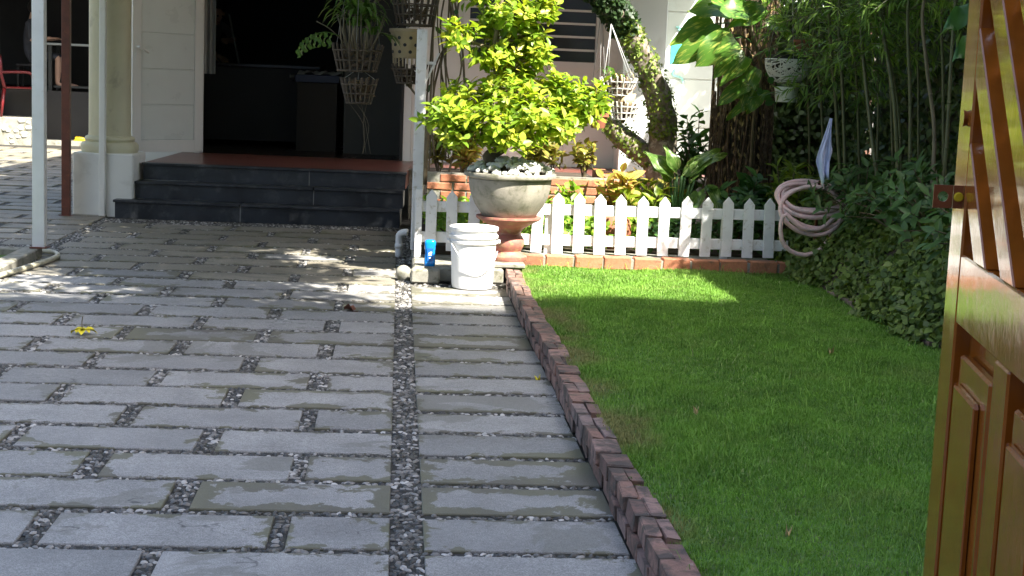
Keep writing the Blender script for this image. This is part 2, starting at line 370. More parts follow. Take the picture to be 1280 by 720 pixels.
def ell_pts(c, r, n, shell=.55):
    d = rdir(n); rad = shell+(1-shell)*RNG.random((n, 1))**.7
    return np.array(c)+d*np.array(r)*rad, d
def bush(name, blobs, per, L, Wd, mat, parent, tpl=T_FULL, up=.5, kind='stuff', shell=.5):
    Ps, Ds, Ns = [], [], []
    for c, r in blobs:
        n = int(per*(r[0]*r[1]*r[2])**(2/3.)*100)
        p, d = ell_pts(c, r, max(n, 6), shell); Ps.append(p); Ds.append(d+rdir(len(p))*.9+np.array([0, 0, up*.2])); Ns.append(d*.7+rdir(len(p))*.5+np.array([0, -.1, up]))
    P = np.concatenate(Ps); n = len(P)
    o = leaves(name, P, np.concatenate(Ds), np.concatenate(Ns), L*RNG.uniform(.65, 1.2, n), Wd*RNG.uniform(.7, 1.2, n), mat, parent, tpl)
    if kind: o['kind'] = kind
    return o
def whorls(name, tips, dirs, nl, L, Wd, mat, parent, spread=1., tpl=T_FULL, kind='stuff'):
    P, D, N = [], [], []
    for t, d in zip(tips, dirs):
        d = np.array(d)/np.linalg.norm(d); a = np.cross(d, [.3, .5, .81]); a /= np.linalg.norm(a); b = np.cross(d, a); ph = RNG.random()*6.28
        k = nl+RNG.integers(-1, 3)
        for i in range(k):
            th = ph+2.4*i; q = a*math.cos(th)+b*math.sin(th)
            P.append(np.array(t)-d*.012*i*L/.08); D.append(q*spread+d*(.75-.55*i/k)+RNG.normal(size=3)*.15); N.append(d+q*-.3+RNG.normal(size=3)*.2)
    n = len(P); o = leaves(name, P, np.array(D), np.array(N), L*RNG.uniform(.7, 1.15, n), Wd*RNG.uniform(.75, 1.15, n), mat, parent, tpl)
    if kind: o['kind'] = kind
    return o
def bigleaf(name, base, d, up, L, Wd, mat, parent, droop=.5, fold=.18, heart=False, seg=9, wave=.02):
    d = Vector(d).normalized(); up = Vector(up); s = d.cross(up).normalized(); up = s.cross(d).normalized()
    V, uv = [], []; pos = Vector(base); ang = 0; seed = random.random()*20
    for i in range(seg+1):
        t = i/seg
        if heart: w = math.sin(PI*min(1, (t*.93+.07))**.62)**.8 if t < 1 else 0
        else: w = math.sin(PI*t**.85)**.9 if 0 < t < 1 else 0
        w = max(w, .02)*Wd/2
        a = -droop*t*1.4; dd = d*math.cos(a)+up*math.sin(a); uu = up*math.cos(a)-d*math.sin(a)
        if i: pos = pos+dd*(L/seg)
        for k, x in enumerate((-1, -.5, 0, .5, 1)):
            q = pos+s*(x*w)+uu*(abs(x)*fold*w*2+wave*math.sin(9*t+seed+x*2)*abs(x))
            V.append(q); uv.append((x*w/Wd+.5, t+seed))
    F = [(i*5+k, i*5+k+1, i*5+k+6, i*5+k+5) for i in range(seg) for k in range(4)]
    return bulk(name, np.array([tuple(v) for v in V]), [np.array(F)], mat, parent, np.array(uv), True)

# ================================================================== THE SETTING
def sheet(name, x0, x1, y0, y1, z, mat):
    bm = bmesh.new(); bm.faces.new([bm.verts.new(p) for p in ((x0,y0,z),(x1,y0,z),(x1,y1,z),(x0,y1,z))])
    return tag(bmo(name, bm, mat), kind='structure')
sheet('ground', -500, 500, -500, 700, -.03, M['earth'])
drive = sheet('driveway', -9, .76, -6, 27.5, -.009, M['mortar'])

# ---- granite slabs in running bond
rects = []
def add_rect(x0, x1, y0, y1): rects.append((x0, x1, y0, y1))
PITCH = .356; SL = .612; GAP = .064
for k in range(-5, 25):
    yf = 4.426+PITCH*k + .012; yn = yf-.302
    if yf > 12.93: break
    x1 = .010; first = (SL-GAP)/2+.01 if k % 2 == 0 else SL
    lim = -2.37 if yf > 9.9 else -3.4
    while x1 > lim+.08:
        x0 = max(x1-first, lim); j = lambda: random.uniform(-.008, .008)
        if x1-x0 > .07: add_rect(x0+j(), x1+(j() if x1 < 0 else 0), yn+j()*.6, yf+j()*.6)
        x1 = x0-GAP+j(); first = SL
for k in range(-5, 15):
    yf = 4.426+PITCH*k; yn = yf-.296
    if yf < 9.62: add_rect(.108, .700-random.random()*.010, yn+random.uniform(-.005, .005), yf+random.uniform(-.005, .005))
for k in range(16, 52):
    yf = 4.426+PITCH*k+.06; yn = yf-.302; x1 = -2.46; first = SL*.55 if k % 2 else SL
    if yf > 11.2 and yf < 23.0:
        while x1 > -6.2:
            x0 = x1-first; add_rect(x0, x1, yn, yf); x1 = x0-GAP; first = SL
protos = {}
def slab_proto(w, d, mk='slab'):
    key = (round(w/.03), round(d, 2), mk)
    if key not in protos:
        bm = bmesh.new(); w2, d2 = w/2, d/2; c = .0025
        lo = [bm.verts.new((x*w2, y*d2, -.02)) for x, y in ((-1,-1),(1,-1),(1,1),(-1,1))]
        mi = [bm.verts.new((x*w2, y*d2, -.004)) for x, y in ((-1,-1),(1,-1),(1,1),(-1,1))]
        hi = [bm.verts.new((x*(w2-c), y*(d2-c), 0)) for x, y in ((-1,-1),(1,-1),(1,1),(-1,1))]
        for i in range(4):
            k = (i+1) % 4; bm.faces.new((lo[i], lo[k], mi[k], mi[i])); bm.faces.new((mi[i], mi[k], hi[k], hi[i]))
        bm.faces.new(hi); bmesh.ops.recalc_face_normals(bm, faces=bm.faces)
        me = bpy.data.meshes.new('slab'); bm.to_mesh(me); bm.free(); me.materials.append(M[mk]); protos[key] = (me, w, d)
    return protos[key]
for (x0, x1, y0, y1) in rects:
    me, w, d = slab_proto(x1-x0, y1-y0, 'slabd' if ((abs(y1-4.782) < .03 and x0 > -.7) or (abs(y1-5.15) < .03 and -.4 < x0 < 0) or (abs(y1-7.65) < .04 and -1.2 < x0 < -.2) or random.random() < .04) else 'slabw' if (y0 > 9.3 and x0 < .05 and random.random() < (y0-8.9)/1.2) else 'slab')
    o = bpy.data.objects.new('slab', me); link(o, drive); o.location = ((x0+x1)/2, (y0+y1)/2, random.uniform(-.0025, .0025))
    o.scale = ((x1-x0)/w, (y1-y0)/d, 1); o.rotation_euler = (random.uniform(-.003, .003), random.uniform(-.003, .003), random.uniform(-.005, .005))

# ---- pebbles pressed into the joints
def pebbles(x0, x1, y0, y1, sp, size):
    nx = int((x1-x0)/sp); ny = int((y1-y0)/sp)
    gx, gy = np.meshgrid(np.arange(nx), np.arange(ny)); P = np.stack([x0+(gx.ravel()+.5)*sp, y0+(gy.ravel()+.5)*sp], 1)+RNG.uniform(-.45, .45, (nx*ny, 2))*sp
    ok = np.ones(len(P), bool)
    for (a, b, c, d) in rects:
        ok &= ~((P[:, 0] > a-.003) & (P[:, 0] < b+.003) & (P[:, 1] > c-.003) & (P[:, 1] < d+.003))
    ok &= RNG.random(len(P)) < .93
    P = P[ok]; n = len(P)
    th = np.arange(6)*PI/3
    tv = np.concatenate([[(0, 0, 1)], np.stack([np.cos(th)*.72, np.sin(th)*.72, np.full(6, .68)], 1), np.stack([np.cos(th), np.sin(th), np.full(6, -.15)], 1)])
    tf = [np.array([(0, 1+i, 1+(i+1) % 6) for i in range(6)]), np.array([(1+i, 7+i, 7+(i+1) % 6, 1+(i+1) % 6) for i in range(6)])]
    a = RNG.normal(0, .9, n); sx = size*RNG.uniform(.7, 1.3, n); sy = sx*RNG.uniform(.42, .75, n); sz = size*RNG.uniform(.35, .60, n)
    X = tv[None, :, 0]*sx[:, None]; Y = tv[None, :, 1]*sy[:, None]; ca, sa = np.cos(a)[:, None], np.sin(a)[:, None]
    tl = RNG.normal(size=(n, 2))*.14
    V = np.stack([P[:, 0, None]+X*ca-Y*sa, P[:, 1, None]+X*sa+Y*ca, tv[None, :, 2]*sz[:, None]-.0080+RNG.uniform(-.0025, .0015, (n, 1))+X*tl[:, :1]+Y*tl[:, 1:]], 2)
    off = (np.arange(n)*13)[:, None, None]; F = [(f[None]+off).reshape(-1, f.shape[1]) for f in tf]
    o = bulk('pebbles', V.reshape(-1, 3), F, M['pebble'], drive, smooth=True); o['kind'] = 'stuff'
pebbles(-1.75, .70, 3.4, 7.0, .0185, .0125)
pebbles(-2.9, .70, 7.0, 13.0, .023, .0150)

# ---- lawn
def lawn_z(x, y): return .082+.012*np.sin(x*2.1+1)*np.sin(y*1.3)+.006*np.sin(x*7.3+y*5.1)
gx = np.linspace(.775, 3.3, 26); gy = np.linspace(1.5, 9.95, 70); XX, YY = np.meshgrid(gx, gy)
F = np.array([(j*26+i, j*26+i+1, (j+1)*26+i+1, (j+1)*26+i) for j in range(69) for i in range(25)])
tag(bulk('lawn', np.stack([XX.ravel(), YY.ravel(), lawn_z(XX, YY).ravel()], 1), [F], M['turf'], smooth=True), kind='structure')
def grass():
    n = 460000
    X = RNG.uniform(.765, 2.85, n); Y = RNG.uniform(3.3, 9.93, n)
    keep = (X < .37*Y+.25) & (RNG.random(n) < np.clip(1.35-.09*(Y-3.3), .5, 1))
    bare = np.sin(X*9+Y*3.1)+np.sin(Y*5.3-X*4)
    keep &= ~((X < .80+.10*np.clip(bare, 0, 2)) & (RNG.random(n) < .45))
    X, Y = X[keep], Y[keep]; n = len(X)
    a = RNG.uniform(0, 2*PI, n); lean = RNG.uniform(.15, .95, n); L = RNG.uniform(.014, .029, n)*(1+.28*np.sin(X*3.3+1)*np.sin(Y*2.1)); 
    lng = RNG.random(n) < .005; L = np.where(lng, RNG.uniform(.05, .12, n), L); lean = np.where(lng, RNG.uniform(.7, 1.3, n), lean)
    w = RNG.uniform(.0010, .0019, n)*(1+.07*(Y-4))
    D = np.stack([np.cos(a), np.sin(a)], 1); Sd = np.stack([-D[:, 1], D[:, 0]], 1); z0 = lawn_z(X, Y)-.004
    V = np.zeros((n, 5, 3))
    for i, (t, ww, ln) in enumerate(((0, -1, 0), (0, 1, 0), (.55, .8, .35), (.55, -.8, .35), (1, 0, 1))):
        V[:, i, :2] = np.stack([X, Y], 1)+D*(L*np.sin(lean)*ln)[:, None]+Sd*(w*ww)[:, None]
        V[:, i, 2] = z0+L*np.cos(lean*ln)*t
    off = (np.arange(n)*5)[:, None]
    o = bulk('grass', V.reshape(-1, 3), [np.array([0, 1, 2, 3])+off, np.array([3, 2, 4])+off], M['grass'])
    tag(o, 'short mown green grass filling the lawn beside the brick kerb', 'grass', kind='stuff')
grass()

# ---- brick kerb between path and lawn
kerb = thing('lawn_kerb', 'low weathered red-brown brick kerb running along the lawn edge', 'kerb', (.70, 3.0, 0))
def brick_mesh(name, sx, sy, sz, mat, b=.005, jit=.0022):
    bm = bmesh.new(); box(bm, -sx/2, sx/2, -sy/2, sy/2, -sz/2, sz/2, bev=b)
    for v in bm.verts: v.co += Vector([random.uniform(-jit, jit) for _ in range(3)])
    bmesh.ops.recalc_face_normals(bm, faces=bm.faces)
    me = bpy.data.meshes.new(name); bm.to_mesh(me); bm.free(); me.materials.append(mat); return me
def put(me, name, loc, parent, rot=(0, 0, 0), sc=(1, 1, 1)):
    o = bpy.data.objects.new(name, me); link(o, parent); o.location = loc; o.rotation_euler = rot; o.scale = sc; return o
KB = [brick_mesh('brick', .088, .172, .05, M['kbrick'], .003, .003) for _ in range(5)]
KE = [brick_mesh('brick', .043, .172, .05, M['kbrick'], .003, .003) for _ in range(4)]
KH = [brick_mesh('brick', .088, .085, .05, M['kbrick']) for _ in range(3)]
y = .4; i = 0
while y < 6.52:
    jr = lambda a: random.uniform(-a, a); dx = jr(.004)+.006*math.sin(y*2.2)
    if random.random() < .42:
        put(random.choice(KB), 'brick', (.044+dx, y+.09, .079+jr(.003)), kerb, (jr(.02), jr(.03), jr(.045)))
    else:
        put(random.choice(KE), 'brick', (.021+dx, y+.09, .080+jr(.004)), kerb, (jr(.02), jr(.04), jr(.04)))
        put(random.choice(KE), 'brick', (.070+dx, y+.09+jr(.04), .075+jr(.005)), kerb, (jr(.02), jr(.05), jr(.05)))
    put(random.choice(KB), 'brick', (.040+jr(.006), y+.0+jr(.012), .026), kerb, (jr(.01), jr(.015), jr(.03)))
    y += .187+jr(.006); i += 1
bx('mortar', (.016, .078, .3, 6.5, -.02, .083), M['bmortar'], kerb)

# ---- concrete plinth with post, pot and fence end; brick edging under the fence
pl = thing('concrete_plinth', 'low mossy concrete plinth carrying bowl pedestal and white post', 'plinth', (.1, 9.6, 0))
bx('slab', [(.02, .60, .02, 1.3, 0, .098)], M['concrete'], pl, .012)
bx('front_block', (.005, .19, -.06, .017, 0, .093), M['concrete'], pl, .012)
bx('pedestal_step', (.36, .74, .06, .50, .0985, .13), M['concrete'], pl, .008)
ed = thing('brick_edging', 'single row of orange bricks edging lawn under the picket fence', 'edging', (.80, 9.93, 0), -.012)
OB = [brick_mesh('brick', .183, .10, .085, M['obrick'], .006) for _ in range(4)]
for k in range(10):
    put(random.choice(OB), 'brick', (.09+k*.196+random.uniform(-.004, .004), .05+random.uniform(-.006, .006), .118+random.uniform(-.004, .004)), ed, (0, random.uniform(-.02, .02), random.uniform(-.02, .02)))
bx('mortar', (0, 1.95, .012, .095, .02, .148), M['concrete'], ed)
bx('footing', (.0, 1.95, .10, .34, 0, .152), M['concrete'], ed)

# ---- raised planter of bricks behind the fence
pt = thing('brick_planter', 'raised orange brick planter wall behind the fence left of the tree', 'planter', (.22, 11.0, 0), -.03)
PB = [brick_mesh('brick', .18, .09, .05, M['obrick'], .004) for _ in range(4)]
for r in range(10):
    for k in range(7):
        x = .09+k*.192+(.096 if r % 2 else 0)
        if r > 3: put(random.choice(PB), 'brick', (x, .045+random.uniform(-.004, .004), .03+r*.0605), pt, (0, 0, random.uniform(-.02, .02)))
bx('mortar', (0, 1.42, .008, .08, 0, .612), M['concrete'], pt)
bx('side_wall', (1.33, 1.43, .082, 1.4, 0, .60), M['obrick'], pt)
tag(bx('planter_soil', (.13, 3.6, 10.30, 13.3, -.02, .16), M['soil']), kind='structure')
tag(bx('raised_soil', (.25, 1.6, 11.06, 12.85, .1, .53), M['soil']), kind='structure')

# ================================================================== HOUSE
house = thing('house', 'pale single-storey house with dark doorway, black steps and red porch', 'house', (0, 12.96, 0), -.05)
H = house
# steps: concrete core with black stone slabs; local y 0 is the foot of the lowest riser
for k, (xl, xr) in enumerate(((-2.38, .035), (-2.28, .05), (-2.22, .06))):
    z0 = .15*k; z1 = z0+.15; yf = .18*k
    st = bx('step', (xl+.012, xr-.004, yf+.014, yf+.40, z0+.002 if k else -.02, z1-.022), M['concrete'], H)
    cut = (-1.32, -.72, -.78)[k]
    for a, b in ((xl, cut-.004), (cut+.004, xr)):
        bx('riser_slab', (a, b, yf, yf+.012, z0+(.001 if k else -.01), z1-.024), M['blk'], st)
        if k < 2: bx('tread_slab', (a-(.012 if a == xl else 0), b, yf-.028, yf+.178, z1-.022, z1), M['blk'], st, .004)
    bx('joint', (cut-.0035, cut+.0035, yf+.002, yf+.011, z0, z1-.026), M['jnt'], st)
bx('tread_slab', (-2.23, .07, .334, .46, .428, .4485), M['blk'], H, .004)
bx('porch_floor', [(-2.22, .06, .462, 2.12, .30, .449)], M['redt'], H)
bx('porch_floor', [(.064, 3.0, .95, 2.12, .30, .449)], M['redt'], H)
bx('porch_front', [(.066, 3.0, .90, .948, -.02, .43), (.060, 3.0, .88, .93, .432, .4485)], M['concrete'], H)
# column with square pedestal
cl = bx('column_pedestal', (-2.765, -2.25, .10, .60, -.02, .53), M['wall'], H, .012)
bm = bmesh.new(); lathe(bm, [(.235, .53), (.245, .555), (.245, .59), (.232, .612), (.205, .622), (.215, .64), (.205, .662), (.182, .672), (.178, .70), (.176, 2.72)], 36, (-2.507, .35, 0))
bmo('column_shaft', bm, M['cream'], cl, auto=40)
bx('drain_pipe', (-2.53, -2.475, .045, .098, -.02, 2.7), M['wall'], H, .008)
# facade left of door, right of door with window and pilaster
bx('wall', [(-2.72, -2.09, 2.12, 2.30, -.02, 2.75), (.12, .50, 2.12, 2.30, .40, 2.75), (.50, 1.86, 2.12, 2.30, .40, 1.42), (1.86, 2.10, 2.12, 2.30, .40, 2.75), (-2.09, .12, 2.12, 2.30, 2.45, 2.75), (.50, 1.86, 2.12, 2.30, 2.45, 2.75)], M['wall'], H)
bx('wall_panel', [(1.30, 2.08, 2.085, 2.119, .451, 1.18)], M['wall'], H, .004)
bx('pilaster', (2.02, 2.42, 1.52, 2.118, .10, 3.0), M['wallg'], H, .006)
for z0, z1 in ((.0, .40), (.41, .875), (.885, 1.35), (1.36, 2.0), (2.01, 3.3)):
    bx('wall_course', (2.425, 4.2, 2.13, 2.30, z0, z1), M['wallg'], H, .006)
bx('wall_core', (2.43, 4.2, 2.145, 2.29, 0, 3.3), M['wall'], H)
w = bx('window', [(.50, .56, 2.10, 2.22, 1.42, 2.45), (1.80, 1.86, 2.10, 2.22, 1.42, 2.45), (.56, 1.80, 2.10, 2.22, 1.42, 1.48), (.56, 1.80, 2.10, 2.22, 2.39, 2.45), (.80, .87, 2.105, 2.215, 1.482, 2.388), (1.13, 1.21, 2.105, 2.215, 1.482, 2.388)], M['doorw'], H)
for a, b in ((.562, .798), (.872, 1.128), (1.212, 1.798)):
    bx('pane', (a, b, 2.19, 2.20, 1.485, 2.385), M['glass'], w)
    for k in range(7):
        z = 1.585+k*.127; bx('louvre_bar', (a, b, 2.150, 2.172, z, z+.022), M['doorw'], w)
bm = bmesh.new()
for i in range(90):
    x0 = .52+i*.0148; y0 = 2.27+.016*math.sin(i*1.3); y1 = 2.27+.016*math.sin((i+1)*1.3)
    bm.faces.new([bm.verts.new(p) for p in ((x0, y0, 1.45), (x0+.0148, y1, 1.45), (x0+.0148, y1, 2.42), (x0, y0, 2.42))])
bmo('curtain', bm, M['curtainw'], w)
# flat teal marks on the right-hand wall
for quad in (((2.545, 1.50), (2.76, 1.63), (2.75, 1.79), (2.545, 1.69)), ((2.70, 1.70), (2.85, 1.64), (2.84, 1.72), (2.72, 1.78))):
    bm = bmesh.new(); vs = [bm.verts.new((x, y, z)) for y in (2.118, 2.1295) for x, z in quad]
    for q in ((0,1,2,3), (7,6,5,4), (0,4,5,1), (1,5,6,2), (2,6,7,3), (3,7,4,0)): bm.faces.new([vs[i] for i in q])
    bmo('teal_mark', bm, M['teal'], H)
for pts in (((2.60, 1.84), (2.69, 1.81), (2.75, 1.92), (2.80, 1.76)), ((2.66, 1.86), (2.72, 1.95), (2.74, 1.78)), ((2.58, 1.86), (2.84, 1.83), (2.90, 1.75)), ((2.62, 1.50), (2.57, 1.40), (2.66, 1.37), (2.68, 1.32))):
    bm = bmesh.new(); tube(bm, smooth_path([(x, 2.124, z) for x, z in pts], 4), .011, 5); bmo('teal_mark', bm, M['teal2'], H)
# door frame and open leaf
for q in ((-.055, .02, 2.06, 2.20, .4495, 2.45), (.022, .118, 2.09, 2.20, .4495, 2.45), (-2.09, -2.03, 2.06, 2.20, .4495, 2.45)): bx('door_frame', q, M['doorw'], H)
bx('door_edge', (-.085, -.057, 2.05, 2.16, .4495, 2.45), M['dark'], H)
dl = bpy.data.objects.new('door', None); link(dl, H); dl.location = (-2.02, 2.04, .47); dl.rotation_euler = (0, 0, R(225)+.05)
# local x runs from hinge to handle, local -y/+y faces
bx('door_frame_rail', [(0, .10, -.022, .022, 0, 2.1), (.72, .82, -.022, .022, 0, 2.1), (.10, .72, -.022, .022, 0, .11), (.10, .72, -.022, .022, 2.0, 2.1)], M['doorw'], dl, .003)
bx('door_core', (.09, .73, -.006, .006, .09, 2.02), M['dpanel'], dl)
for k in range(6):
    bx('door_panel', (.102, .718, -.012, .012, .113+k*.335, .441+k*.335), M['dpanel'], dl, .004)
bm = bmesh.new(); tube(bm, [(.77, .022, .98), (.77, .06, .98), (.67, .065, .93)], .011, 8); box(bm, .752, .788, .022, .028, .86, 1.02)
bmo('door_handle', bm, M['doorw'], dl)
# dark room behind the door
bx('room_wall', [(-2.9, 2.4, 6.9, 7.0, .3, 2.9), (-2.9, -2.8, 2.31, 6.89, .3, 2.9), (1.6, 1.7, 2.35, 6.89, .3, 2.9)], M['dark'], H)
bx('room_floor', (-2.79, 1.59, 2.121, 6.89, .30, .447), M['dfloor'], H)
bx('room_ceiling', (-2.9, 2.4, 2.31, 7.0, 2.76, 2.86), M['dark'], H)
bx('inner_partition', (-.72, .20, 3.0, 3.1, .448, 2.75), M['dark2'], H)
bx('porch_roof', (-3.0, 2.02, .15, 2.12, 2.76, 2.95), M['wall'], H)
bx('porch_roof', (2.022, 3.1, .5, 2.12, 2.76, 2.95), M['wall'], H)  # unseen roof extension added to shade the window wall
bx('shade_canopy', (-3.3, 1.15, -1.5, .148, 2.78, 2.93), M['wall'], H)  # unseen roof piece added to keep sun off steps and column
bx('roof', (-3.1, 4.3, 2.0, 9.8, 3.32, 3.46), M['roof'], H)
bx('upper_wall', [(-2.9, 2.40, 2.1, 2.3, 2.96, 3.31), (-2.9, -2.75, 2.31, 9.6, 2.87, 3.31)], M['wall'], H)
bx('side_wall', (-2.98, -2.91, 2.31, 9.6, -.02, 3.31), M['wall'], H)

# outbuilding at the end of the side yard
ob = thing('rear_kitchen', 'dark open kitchen shelter at the far end of the side yard', 'shelter', (-6.2, 23.3, 0))
bx('platform', (-3.0, .72, 0, .75, -.02, .40), M['concrete'], ob, .01)
bx('upper_floor', (-3.0, 3.5, .752, 5, -.02, .80), M['dark'], ob)
bx('low_step', (.722, 3.5, .3, .75, -.02, .06), M['concrete'], ob)
bx('back_wall', [(-3.0, 3.5, 5.0, 5.1, 0, 3.3), (3.4, 3.5, .76, 5, .8, 3.3), (-3.0, -2.9, .76, 5, .8, 3.3)], M['dark'], ob)
bx('roof', (-3.2, 3.6, -1.3, 5.2, 2.75, 2.85), M['roof'], ob)
bx('wall_strip', (-.35, .10, .62, .72, .402, 3.0), M['dark2'], ob)
cnt = 0
bm = bmesh.new()
for i in range(90):
    x = random.uniform(-2, .71); z = random.uniform(.03, .36); r = random.uniform(.03, .055)
    bmesh.ops.create_icosphere(bm, subdivisions=1, radius=r, matrix=Matrix.Translation((x, .0, z)) @ Matrix.Diagonal((1.2, .5, .8, 1)))
tag(bmo('riser_pebbles', bm, M['stone'], ob, True), kind='stuff')
# garden walls and an unseen house added behind the camera to shade the foreground
gw = thing('boundary_wall', 'creeper-covered boundary wall behind the bamboo on the right', 'wall', (3.95, 4, 0))
bx('wall', [(0, .2, -8, 8.5, -.03, 3.9)], M['mossw'], gw); bx('coping', (-.04, .24, -8, 8.5, 3.902, 3.96), M['concrete'], gw)  # wall height raised out of view to shade bamboo and fence end
bw = thing('brick_wall', 'dark old brick wall behind the rooted trunk', 'wall', (2.75, 12.9, 0))
DB = [brick_mesh('brick', .19, .09, .06, M['dbrick'], .004) for _ in range(4)]
for r in range(24):
    for k in range(6):
        put(random.choice(DB), 'brick', (.1+k*.202+(.1 if r % 2 else 0), .0, .13+r*.0725), bw, (0, 0, random.uniform(-.015, .015)))
bx('mortar', (0.01, 1.3, -.036, .04, 0, 2.0), M['bmortar'], bw)
lw = thing('left_garden_wall', 'plain rendered garden wall left of the driveway', 'wall', (-7.5, 0, 0))
bx('wall', (-.2, 0, -5, 26, -.03, 2.4), M['render'], lw); bx('coping', (-.25, .05, -5, 26, 2.402, 2.46), M['concrete'], lw)
nb = thing('shade_house', 'tall rendered house added behind the camera to shade the foreground', 'house', (0, -2.2, 0))
Hn = 16.05
bx('wall', [(-9, 15.5, -9, -.12, -.03, Hn-.3)], M['render'], nb)
bx('parapet', (-9.1, 15.6, -9.1, 0, Hn-.298, Hn), M['concrete'], nb)
for fl in range(5):
    for k in range(8):
        x = -7.6+k*2.7; z = 1.0+fl*3.0
        f = bx('window', [(x, x+1.3, -.119, -.06, z, z+.07), (x, x+1.3, -.119, -.06, z+1.5, z+1.57), (x, x+.07, -.119, -.06, z+.071, z+1.499), (x+1.23, x+1.3, -.119, -.06, z+.071, z+1.499)], M['doorw'], nb)
        bx('pane', (x+.072, x+1.228, -.119, -.10, z+.072, z+1.498), M['glass'], f)

# ================================================================== OBJECTS
# ---- posts, kerbed patch and hose on the left
wp = thing('white_post', 'slim square white metal post standing on the concrete kerb at left', 'post', at(50, 303, 10.35) if False else (-2.36, 10.28, 0))
bx('shaft', (-.04, .04, -.04, .04, .06, 2.9), M['white'], wp, .004); bx('base_plate', (-.055, .055, -.055, .055, .062, .072), M['rust'], wp)
rp = thing('brown_post', 'slim rusty brown metal post beside the cream column', 'post', (-2.775, 13.05, 0))
bx('shaft', (-.034, .034, -.034, .034, -.01, 2.9), M['rust'], rp, .004); bx('base_plate', (-.05, .05, -.05, .05, -.01, .006), M['rust'], rp)
kl = thing('concrete_kerb', 'worn grey concrete kerb round the grass patch at the left edge', 'kerb', (-2.42, 10.3, 0))
bx('kerb_stone', [(-.06, .06, -.62, .06, -.02, .06)], M['concrete'], kl, .008); bx('kerb_stone', [(-.06, .06, -1.30, -.63, -.02, .058)], M['concrete'], kl, .008); bx('kerb_stone', [(-1.6, -.062, -.05, .06, -.02, .055)], M['concrete'], kl, .008)
tag(bx('planting_patch', (-4.5, -2.485, 6.2, 10.24, -.02, .012), M['turf']), kind='structure')
hp = smooth_path([(-4.3, 10.42, .02), (-3.2, 10.46, .02), (-2.55, 10.46, .02), (-2.33, 10.42, .02), (-2.235, 10.25, .02), (-2.23, 10.02, .02), (-2.27, 9.70, .02), (-2.33, 9.3, .02), (-2.40, 8.9, .02), (-2.6, 8.3, .02), (-3.0, 7.6, .02)], 8)
tag(tb('garden_hose', hp, .0165, M['hosec'], n=10), 'cream garden hose curling round the foot of the left white post', 'hose')
p2 = thing('white_post', 'peeling white wooden post beside bowl plant and hanging baskets', 'post', (.145, 10.55, .098))
bx('shaft', (-.036, .036, -.036, .036, 0, 1.515), M['fence'], p2, .004); bx('bracket', (.037, .10, -.012, .012, 1.28, 1.30), M['wirew'], p2)
bm = bmesh.new(); tube(bm, [(.038, 0, 1.17), (.12, 0, 1.36)], .008, 6); bmo('brace', bm, M['wirew'], p2)
pv = thing('pipe_stub', 'short white plastic pipe elbow beside the bottom step', 'pipe', (.03, 10.95, 0))
tb('pipe', smooth_path([(0, 0, -.01), (0, 0, .13), (.006, -.006, .16), (.035, -.015, .175), (.06, -.02, .175)], 4), .026, M['white'], pv, 12)
tb('collar', [(0, 0, .06), (0, 0, .09)], .031, M['white'], pv, 14)
rk = bmesh.new(); bmesh.ops.create_icosphere(rk, subdivisions=3, radius=.055, matrix=Matrix.Translation((.065, 9.70, .04)) @ Matrix.Diagonal((1, .9, 1, 1)))
for v in rk.verts: v.co += Vector((math.sin(v.co.z*60), math.sin(v.co.x*50), math.sin(v.co.y*55)))*.004
tag(bmo('edge_stone', rk, M['concrete'], None, True), 'round mossy stone at the corner of the concrete plinth', 'stone')

# ---- bucket
bk = thing('bucket', 'large white plastic bucket standing on the path below the bowl', 'bucket', (.49, 9.43, .002))
bm = bmesh.new()
lathe(bm, [(.12, 0), (.126, .004), (.130, .03), (.141, .27), (.141, .282), (.151, .284), (.152, .298), (.1425, .302), (.1425, .316), (.1535, .319), (.1535, .333), (.144, .337), (.144, .362), (.153, .365), (.154, .383), (.148, .386), (.142, .382), (.140, .34), (.127, .02)], 48, close=False)
bm.faces.new([v for v in bm.verts[:48]][::-1]); bm.verts.ensure_lookup_table(); bm.faces.new([bm.verts[len(bm.verts)-48+k] for k in range(48)])
bmo('body', bm, M['bucket'], bk, auto=35)
hn = [(-.150, -.02, .292), (-.151, -.06, .24), (-.14, -.10, .165)]
hn = [Vector((.154*math.sin(a)*1.0, -.158*math.cos(a), .30-.185*math.cos((a-.25)*.9)**2*(1 if abs(a) < 1.57 else 0))) for a in np.linspace(-1.45, 1.3, 22)]
tb('handle', hn, .0035, M['wirew'], bk, 6)
for sx in (-1, 1): tb('handle_lug', [(.148*sx, 0, .292), (.166*sx, 0, .292)], .013, M['bucket'], bk, 12)

# ---- blue bottle
bt = thing('bottle', 'translucent blue soap bottle standing cap down beside the bucket', 'bottle', (.226, 9.66, .0985))
bm = bmesh.new(); rings = []
for (wx, wy, z) in ((.030, .019, 0), (.0345, .022, .006), (.036, .023, .03), (.033, .021, .065), (.0315, .020, .09), (.0335, .0215, .12), (.0365, .023, .145), (.036, .0225, .158), (.028, .018, .168), (.012, .009, .171)):
    rings.append([bm.verts.new((wx*math.copysign(abs(math.cos(t))**.7, math.cos(t)), wy*math.copysign(abs(math.sin(t))**.7, math.sin(t)), z)) for t in np.linspace(0, 2*PI, 24, endpoint=False)])
for a, b in zip(rings[:-1], rings[1:]):
    for k in range(24): bm.faces.new((a[k], a[(k+1) % 24], b[(k+1) % 24], b[k]))
bm.faces.new(rings[0][::-1]); bm.faces.new(rings[-1]); bmo('body', bm, M['blue'], bt, True)
lb = bx('label_patch', (-.020, .020, -.0256, -.0215, .035, .118), M['labelb'], bt, .0012)
bm = bmesh.new()
